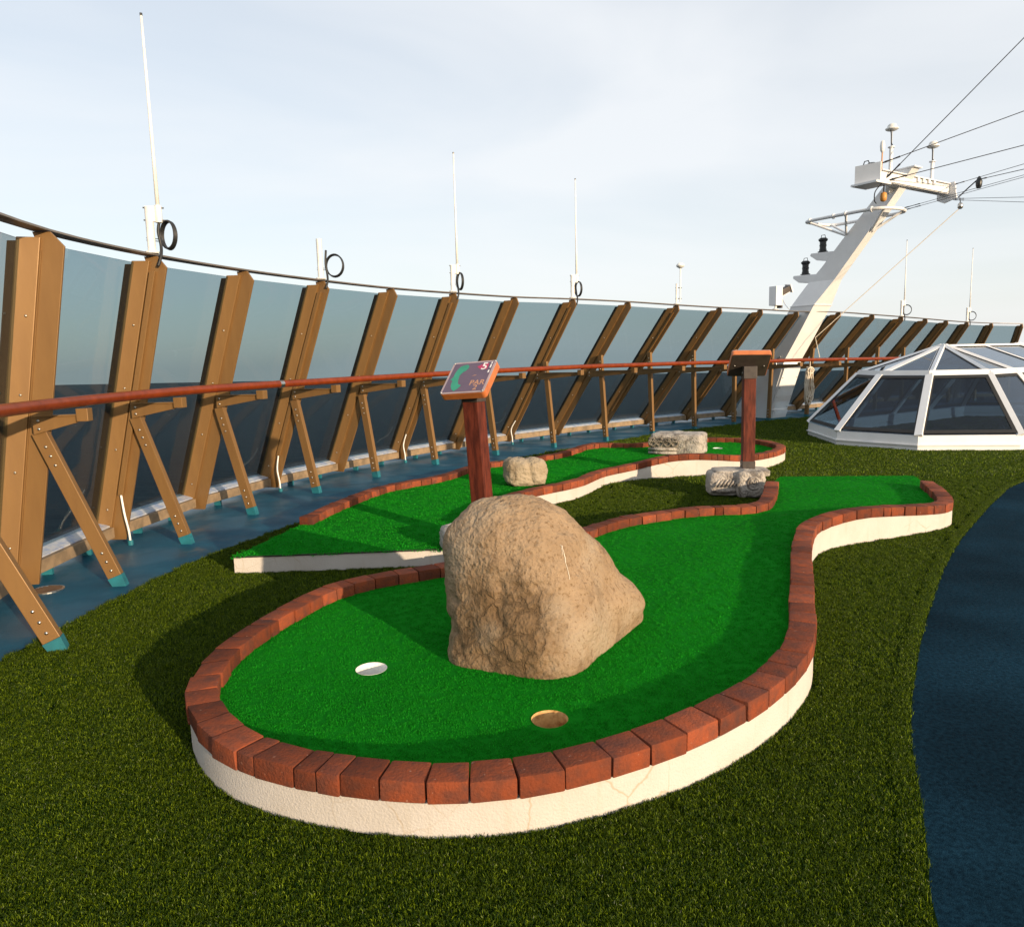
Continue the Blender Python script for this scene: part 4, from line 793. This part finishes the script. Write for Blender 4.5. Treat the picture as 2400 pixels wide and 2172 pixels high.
# wooden halyard block hanging from the crossbeam
bl = thing('halyard_block', SH(3.16, -.58, 3.50), 'small orange wooden pulley block hanging under the mast crossbeam', 'pulley')
MB().lathe([(.02, 0), (.045, .02), (.05, .07), (.045, .12), (.02, .14)], SH(3.16, -.58, 3.50), 12).build('block_shell', 'orange', bl, smooth=True)
MB().tube([SH(3.16, -.58, 3.63), SH(3.16, -.58, 3.75)], .010, 6).build('hook', 'wire', bl)
# rigging wires
WIRES = [((3.24, -.61, 3.86), (4.6, .34, 5.55), 'steep dark rigging wire rising from the mast crossbeam to the upper right', .011),
         ((3.24, -.72, 4.05), (4.6, .48, 4.59), 'long dark rigging wire from the mast lamp box, second from top', .010),
         ((3.24, -.52, 3.82), (4.6, .55, 4.13), 'dark rigging wire from the hanging pulley, third from top', .010),
         ((3.30, 1.26, 3.92), (4.6, .58, 3.87), 'thin rigging wire from the right end of the crossbeam top', .007),
         ((3.60, 1.41, 3.95), (4.6, .60, 3.80), 'rigging wire starting at the black insulator right of the mast', .009),
         ((3.05, .23, 3.50), (4.6, .61, 3.72), 'upper of two close thin wires starting at the mast hoop', .006),
         ((3.05, .25, 3.47), (4.6, .61, 3.69), 'lower of two close thin wires starting at the mast hoop', .006),
         ((3.30, 1.26, 3.69), (4.6, .65, 3.41), 'pale upper wire from the bottom of the crossbeam end plate', .006),
         ((3.30, 1.26, 3.67), (4.6, .66, 3.34), 'lowest rigging wire from the bottom of the crossbeam end plate', .006)]
for a, b, lab, r in WIRES:
    A, B = SH(*a), SH(*b); E_ = A+(B-A)*2.6; g = thing('rigging_wire', A, lab, 'wire', 'rigging wires on the mast')
    pts = [A.lerp(E_, k/12)-Vector((0, 0, .05*math.sin(math.pi*k/12)*0)) for k in range(13)]
    r *= .6; MB().tube(pts, r, 6).build('strand', 'wire', g)
    d = (E_-A).normalized()
    MB().tube([A-d*.03, A+d*.02, A+d*.10, A+d*.22], [r*1.2, r*2.6, r*1.4, r*2.2], 6).build('shackle', 'wire', g)
ins = thing('insulator', SH(3.60, 1.41, 3.93), 'small black insulator hanging on the wire right of the mast', 'insulator')
MB().lathe([(.03, -.14), (.045, -.1), (.05, -.03), (.03, .02), (.012, .05)], SH(3.60, 1.41, 3.95), 12).build('insulator_body', 'black', ins, smooth='auto')
MB().tube([SH(3.60, 1.41, 3.97), SH(3.45, 1.36, 3.83), SH(3.34, 1.29, 3.70)], .010, 6).build('chain', 'wire', ins)
MB().lathe([(.02, 0), (.04, .02), (.042, .07), (.02, .1)], SH(3.42, 1.22, 3.50), 12).build('sheave', 'steel', ins, smooth=True)
MB().tube([SH(3.42, 1.22, 3.59), SH(3.38, 1.27, 3.69)], .008, 6).build('sheave_hook', 'wire', ins)
hy = thing('halyard', SH(1.78, -.02, 1.12), 'thin pale line running from the pulley at right down to the handrail', 'rope')
MB().tube([SH(3.42, 1.22, 3.52), SH(1.60, .06, 1.49), SH(1.76, -.03, 1.13)], .0065, 6).build('line', 'rope', hy)
# coil of rope hung on the rail arm
rc = thing('rope_coil', SH(1.72, -.33, .62), 'coil of pale rope hanging from the handrail beside the mast', 'rope')
for k in range(9):
    r2 = random.Random(k); c = SH(1.76+r2.uniform(-.03, .03), -.33+r2.uniform(-.02, .02), .97); w = .05+.008*k; h = .30+r2.uniform(-.05, .06)
    pts = [c+ST*(w*math.sin(a)*(1 if math.cos(a) < 0 else .55))+SN*(r2.uniform(-.01, .01)+.01*k-.04)+Vector((0, 0, -h+h*math.cos(a))) for a in [q*math.pi/10 for q in range(20)]]
    MB().tube(pts, .009, 6, True).build('rope_loop', 'rope', rc, smooth=True)
MB().tube(catmull([tuple(SH(1.78, -.40, .93)), tuple(SH(1.80, -.33, .97)), tuple(SH(1.80, -.25, .92)), tuple(SH(1.79, -.30, .86)), tuple(SH(1.78, -.40, .88))], 5), .012, 7).build('rope_wrap', 'rope', rc, smooth=True)
MB().tube([SH(1.78, -.33, .95), SH(1.78, -.33, 1.12)], .009, 6).build('rope_tail', 'rope', rc)

# floodlight on the windscreen top, left of the mast
fb = SH(1.62, -1.10, 1.96)
fl = thing('floodlight', fb, 'grey metal floodlight box with tilted hood on the windscreen left of the mast', 'floodlight')
Zv = Vector((0, 0, 1))
MB().lathe([(.05, 0), (.05, .02), (.02, .025), (.02, .07)], fb, 10).build('stand', 'white', fl)
hb = MB().box(fb+Zv*.23, (.085, .075, .16), (ST, SN, Zv)).build('housing', 'white', fl, bevel=.006)
ax = (ST*.86+Zv*.42+SN*.25).normalized(); ay = SN-ax*SN.dot(ax); ay.normalize(); az_ = ax.cross(ay)
MB().box(fb+Zv*.31+ST*.19, (.13, .055, .05), (ax, ay, az_)).build('hood', 'darkmetal', fl, bevel=.005)
MB().box(fb+Zv*.31+ST*.19+ax*.135, (.012, .075, .07), (ax, ay, az_)).build('hood_frame', 'white', fl)
MB().box(fb+Zv*.31+ST*.16+az_*.058, (.11, .06, .006), (ax, ay, az_)).build('hood_top', 'white', fl)
MB().box(fb+Zv*.09+ST*.10, (.02, .05, .06), (ST, SN, Zv)).build('gear_box', 'darkmetal', fl)
MB().tube(catmull([tuple(fb+Zv*.2+ST*.09), tuple(fb+Zv*.2+ST*.16), tuple(fb+Zv*.10+ST*.25), tuple(fb+Zv*.02+ST*.36)], 5), .006, 6).build('power_cable', 'sill', fl)

# ------------------------------------------------------------------ skylight
sk = thing('skylight', SH(4.45, 0, 0), 'white framed faceted glass skylight rising from the lawn at right', 'skylight')
half = [(3.12, -2.25), (4.16, -3.12), (5.18, -3.04), (5.95, -2.23)]
apx, apz, kz, mz, bz = (4.45, -1.15), 1.265, .62, .90, .195
basev = half+[(5.95, -1.1), (5.95, 0.0), (5.95, 1.1)]+[(s, -b) for s, b in reversed(half)]+[(3.12, 1.1), (3.12, 0.0), (3.12, -1.1)]
def mid(v):
    s, b = v; c = apx if b <= -1.1-1e-6 else ((4.45, 1.15) if b >= 1.1+1e-6 else (4.45, b)); return (c[0]+kz*(s-c[0]), c[1]+kz*(b-c[1]))
def topv(v):
    s, b = v; return (4.45, max(-1.15, min(1.15, b)))
nb = len(basev)
def ringpts(vs, z, off=0.):
    o = []
    for s, b in vs:
        c = (4.45, max(-1.15, min(1.15, b))); d_ = Vector((s-c[0], b-c[1])); l_ = d_.length; d_ = d_*(1+off/max(l_, 1e-6)); o.append(SH(c[0]+d_.x, c[1]+d_.y, z))
    return o
def band(name, offa, offb, za, zb, inner=.1):
    a, b = ringpts(basev, za, offa), ringpts(basev, zb, offb); c, d_ = ringpts(basev, za, offa-inner), ringpts(basev, zb, offb-inner); n_ = nb
    fs = []
    for k in range(n_):
        j = (k+1) % n_; fs += [(k, j, n_+j, n_+k), (2*n_+j, 2*n_+k, 3*n_+k, 3*n_+j), (n_+k, n_+j, 3*n_+j, 3*n_+k), (j, k, 2*n_+k, 2*n_+j)]
    return MB().add(a+b+c+d_, fs).build(name, 'white', sk)
band('curb', .0, .0, -.01, .068); band('curb_lip', .022, .022, .069, .082); band('curb_upper', .0, -.01, .083, bz)
A3 = [SH(s, b, bz) for s, b in basev]; B3 = [SH(*mid(v), mz) for v in basev]; C3 = [SH(*topv(v), apz) for v in basev]
Cc = SH(4.45, 0, .3)
def frame_bar(name, a, b, w, th, lift=.012, out_=None):
    d_ = (b-a).normalized(); o_ = out_ or ((a+b)/2-Cc); o_ = (o_-d_*o_.dot(d_)).normalized(); s_ = d_.cross(o_)
    q = [s_*x+o_*y for x, y in ((-w, -th), (w, -th), (w, lift), (-w, lift))]
    MB().hexa([a+p for p in q]+[b+p for p in q]).build(name, 'white', sk, bevel=.003)
for k in range(nb):
    if abs(basev[k][1]) in (0.0,): pass
    frame_bar('rib', A3[k], B3[k], .045, .03); frame_bar('roof_rib', B3[k], C3[k], .038, .03)
    j = (k+1) % nb
    frame_bar('ring_bar', B3[k], B3[j], .055, .03, .009)
frame_bar('ridge', SH(4.45, -1.2, apz), SH(4.45, 1.2, apz), .05, .03, .015, Vector((0, 0, 1)))
def sky_pane(p4):
    ctr = sum(p4, Vector())/len(p4); nn = (p4[1]-p4[0]).cross(p4[2]-p4[0]).normalized()
    if nn.dot(ctr-Cc) < 0: nn = -nn
    g_ = [p+(ctr-p)*.015 for p in p4]
    pn = MB().prism([p-nn*.006 for p in g_], nn*.008).build('skylight_pane', 'skyglass', sk)
    a = [p.lerp(ctr, .05)+nn*.004 for p in p4]; b = [p.lerp(ctr, .15)+nn*.004 for p in p4]; n_ = len(p4)
    MB().add(a+b+[p+nn*.004 for p in a+b], [(i, (i+1) % n_, n_+(i+1) % n_, n_+i) for i in range(n_)]+[(2*n_+i, 2*n_+(i+1) % n_, 3*n_+(i+1) % n_, 3*n_+i) for i in range(n_)]).build('pane_seal', 'rubber', pn)
for k in range(nb):
    j = (k+1) % nb
    sky_pane([A3[k], A3[j], B3[j], B3[k]])
    if (C3[k]-C3[j]).length < 1e-4: sky_pane([B3[k], B3[j], C3[k]])
    else: sky_pane([B3[k], B3[j], C3[j], C3[k]])
well = MB().prism([SH(4.45+(s-4.45)*.9, b*.9, .012) for s, b in basev], (0, 0, .004)).build('well_floor', 'darkmetal', sk)

# ------------------------------------------------------------------ deck drain and paint scars
dr = thing('deck_drain', (-2.62, 4.06, 0), 'round rusty drain grating in the blue deck at left', 'drain')
mb = MB().lathe([(.085, .0), (.085, .006), (.078, .009), (.074, .006), (.074, .002)], (-2.62, 4.06, 0), 24); mb.build('drain_ring', 'steel', dr)
for k in range(-4, 5):
    w = math.sqrt(max(0, .072**2-(k*.016)**2)); MB().box((-2.62, 4.06+k*.016, .005), (w, .0045, .003)).build('grate_bar', 'rust', dr)

# ------------------------------------------------------------------ artificial grass and putting turf pile
def clump_collection(name, variants, blades, rad, hmin, hmax, wid, mat, seed, lean=.55):
    cl_ = bpy.data.collections.new(name); rg = random.Random(seed)
    for q in range(variants):
        vs, fs = [], []
        for k in range(blades):
            a = rg.uniform(0, 2*math.pi); r = rad*math.sqrt(rg.random()); x, y = r*math.cos(a), r*math.sin(a); h = rg.uniform(hmin, hmax); w = wid*rg.uniform(.7, 1.25)
            la = rg.uniform(0, 2*math.pi); ll = rg.uniform(.1, lean)*h; dx, dy = math.cos(la), math.sin(la); fa = rg.uniform(0, math.pi); wx, wy = math.cos(fa)*w/2, math.sin(fa)*w/2
            o = len(vs); m_ = (x+dx*ll*.3, y+dy*ll*.3, h*.62); tp = (x+dx*ll*1.25, y+dy*ll*1.25, h*.95)
            vs += [(x-wx, y-wy, -.004), (x+wx, y+wy, -.004), (m_[0]-wx*.85, m_[1]-wy*.85, m_[2]), (m_[0]+wx*.85, m_[1]+wy*.85, m_[2]), (tp[0]-wx*.25, tp[1]-wy*.25, tp[2]), (tp[0]+wx*.25, tp[1]+wy*.25, tp[2])]
            fs += [(o, o+1, o+3, o+2), (o+2, o+3, o+5, o+4)]
        me = bpy.data.meshes.new(name); me.from_pydata(vs, [], fs); me.materials.append(M[mat]); ob = bpy.data.objects.new(name+'_tuft', me); cl_.objects.link(ob)
    return cl_
def scatter(name, pts, coll, smin, smax, parent=None):
    me = bpy.data.meshes.new(name); me.from_pydata(pts, [], []); o = link(name, me, parent); o['kind'] = 'stuff'
    ng = bpy.data.node_groups.new(name+'_nodes', 'GeometryNodeTree'); ng.interface.new_socket('Geometry', in_out='INPUT', socket_type='NodeSocketGeometry'); ng.interface.new_socket('Geometry', in_out='OUTPUT', socket_type='NodeSocketGeometry')
    N, Lk = ng.nodes, ng.links
    gi, go = N.new('NodeGroupInput'), N.new('NodeGroupOutput'); ip = N.new('GeometryNodeInstanceOnPoints'); ci = N.new('GeometryNodeCollectionInfo')
    ci.inputs['Collection'].default_value = coll; ci.inputs['Separate Children'].default_value = True; ci.inputs['Reset Children'].default_value = True
    rv = N.new('FunctionNodeRandomValue'); rv.data_type = 'FLOAT_VECTOR'; rv.inputs[0].default_value = (-.12, -.12, 0); rv.inputs[1].default_value = (.12, .12, 6.283)
    rs = N.new('FunctionNodeRandomValue'); rs.data_type = 'FLOAT'; rs.inputs[2].default_value = smin; rs.inputs[3].default_value = smax; rs.inputs['Seed'].default_value = 3
    ri = N.new('FunctionNodeRandomValue'); ri.data_type = 'INT'; ri.inputs[4].default_value = 0; ri.inputs[5].default_value = len(coll.objects)-1; ri.inputs['Seed'].default_value = 5
    ip.inputs['Pick Instance'].default_value = True
    Lk.new(gi.outputs[0], ip.inputs['Points']); Lk.new(ci.outputs[0], ip.inputs['Instance']); Lk.new(rv.outputs[0], ip.inputs['Rotation']); Lk.new(rs.outputs[1], ip.inputs['Scale']); Lk.new(ri.outputs[2], ip.inputs['Instance Index']); Lk.new(ip.outputs[0], go.inputs[0])
    md = o.modifiers.new('scatter', 'NODES'); md.node_group = ng
    return o
tufts = clump_collection('lawn_clumps', 6, 120, .032, .0060, .0130, .0017, 'blade', 11)
far_tufts = clump_collection('lawn_far_clumps', 4, 90, .075, .010, .022, .0045, 'blade', 12)
olA = [(p.x, p.y) for p in out_a]; olB = [(p.x, p.y) for p in out_b]
near_pts, far_pts = [], []
def edge_gap(x, y): return True
rg = random.Random(21)
def in_lawn(x, y): return inside((x, y), LAWN)
cell = .034; ER = catmull(EDGE_R, 6); ERn = [p for p in ER if p[0] < 6.5]
def off_edge(x, y, d): return all((x-p[0])**2+(y-p[1])**2 > d*d for p in ERn) or not (x > .4)
ERd = []
for a_, b_ in zip(ERn, ERn[1:]):
    L_ = math.hypot(b_[0]-a_[0], b_[1]-a_[1]); k_ = max(1, int(L_/.012))
    for q in range(k_):
        u_ = q/k_; nx, ny = -(b_[1]-a_[1])/L_, (b_[0]-a_[0])/L_; sg = -1 if inside((lerp(a_[0], b_[0], u_)-nx*.05, lerp(a_[1], b_[1], u_)-ny*.05), LAWN) else 1
        ERd.append((lerp(a_[0], b_[0], u_)+sg*nx*.032, lerp(a_[1], b_[1], u_)+sg*ny*.032))
for q in ERd:
    if q[1] > 1.0 and q[1] < 8.2: near_pts.append((q[0]+rg.uniform(-.004, .004), q[1]+rg.uniform(-.004, .004), .0035))
def edge_ok(x, y): return x < .5 or min((x-p[0])**2+(y-p[1])**2 for p in ERd) > .0012
y = 1.0
while y < 7.0:
    c = .0215+.0040*(y-1); x = -2.3
    while x < min(5.4, .75*y+.4):
        px, py = x+rg.uniform(-.6, .6)*c, y+rg.uniform(-.6, .6)*c
        if in_lawn(px, py) and not inside((px, py), olA) and not inside((px, py), olB) and edge_ok(px, py): near_pts.append((px, py, .0035))
        x += c
    y += c
y = 7.0
while y < 15.6:
    c = .058+.004*(y-7); x = -2.3
    while x < min(13.5, .75*y+.5):
        px, py = x+rg.uniform(-.6, .6)*c, y+rg.uniform(-.6, .6)*c
        if in_lawn(px, py) and not inside((px, py), olA) and not inside((px, py), olB): far_pts.append((px, py, .004))
        x += c
    y += c
g1 = scatter('artificial_grass', near_pts, tufts, .8, 1.15); g1['label'] = 'dense dark olive artificial grass around the nearer green'; g1['category'] = 'grass'
g2 = scatter('artificial_grass', far_pts, far_tufts, .8, 1.15); g2['label'] = 'olive artificial grass stretching to the far greens and skylight'; g2['category'] = 'grass'
fib = clump_collection('turf_clumps', 5, 80, .020, .0025, .0048, .0011, 'fibre', 31, .5)
def pile(parent, poly, hz, cups, c0, c1):
    pts = []; xs = [p[0] for p in poly]; ys = [p[1] for p in poly]; L0 = ROOTLOC[parent]; rg = random.Random(8); y = min(ys)
    while y < max(ys):
        c = c0+(c1-c0)*(y-1.8)/7; x = min(xs)
        while x < max(xs):
            px, py = x+rg.uniform(-.6, .6)*c, y+rg.uniform(-.6, .6)*c
            if inside((px, py), poly) and all(math.hypot(px-q[0], py-q[1]) > q[2]+.021 for q in cups): pts.append((px-L0.x, py-L0.y, hz(px, py)))
            x += c
        y += c
    return pts
pa = scatter('turf_pile', pile(hole_a, poly_a, hz_a, [(-.53, 2.59, .057), (.095, 2.16, .057)], .024, .06), fib, .8, 1.2, hole_a)
fib2 = clump_collection('turf_far_clumps', 4, 70, .045, .003, .006, .003, 'fibre', 33, .5)
pb = scatter('turf_pile', pile(hole_b, poly_b, hz_b, [(2.46, 8.85, .055)], .045, .075), fib2, .8, 1.2, hole_b)
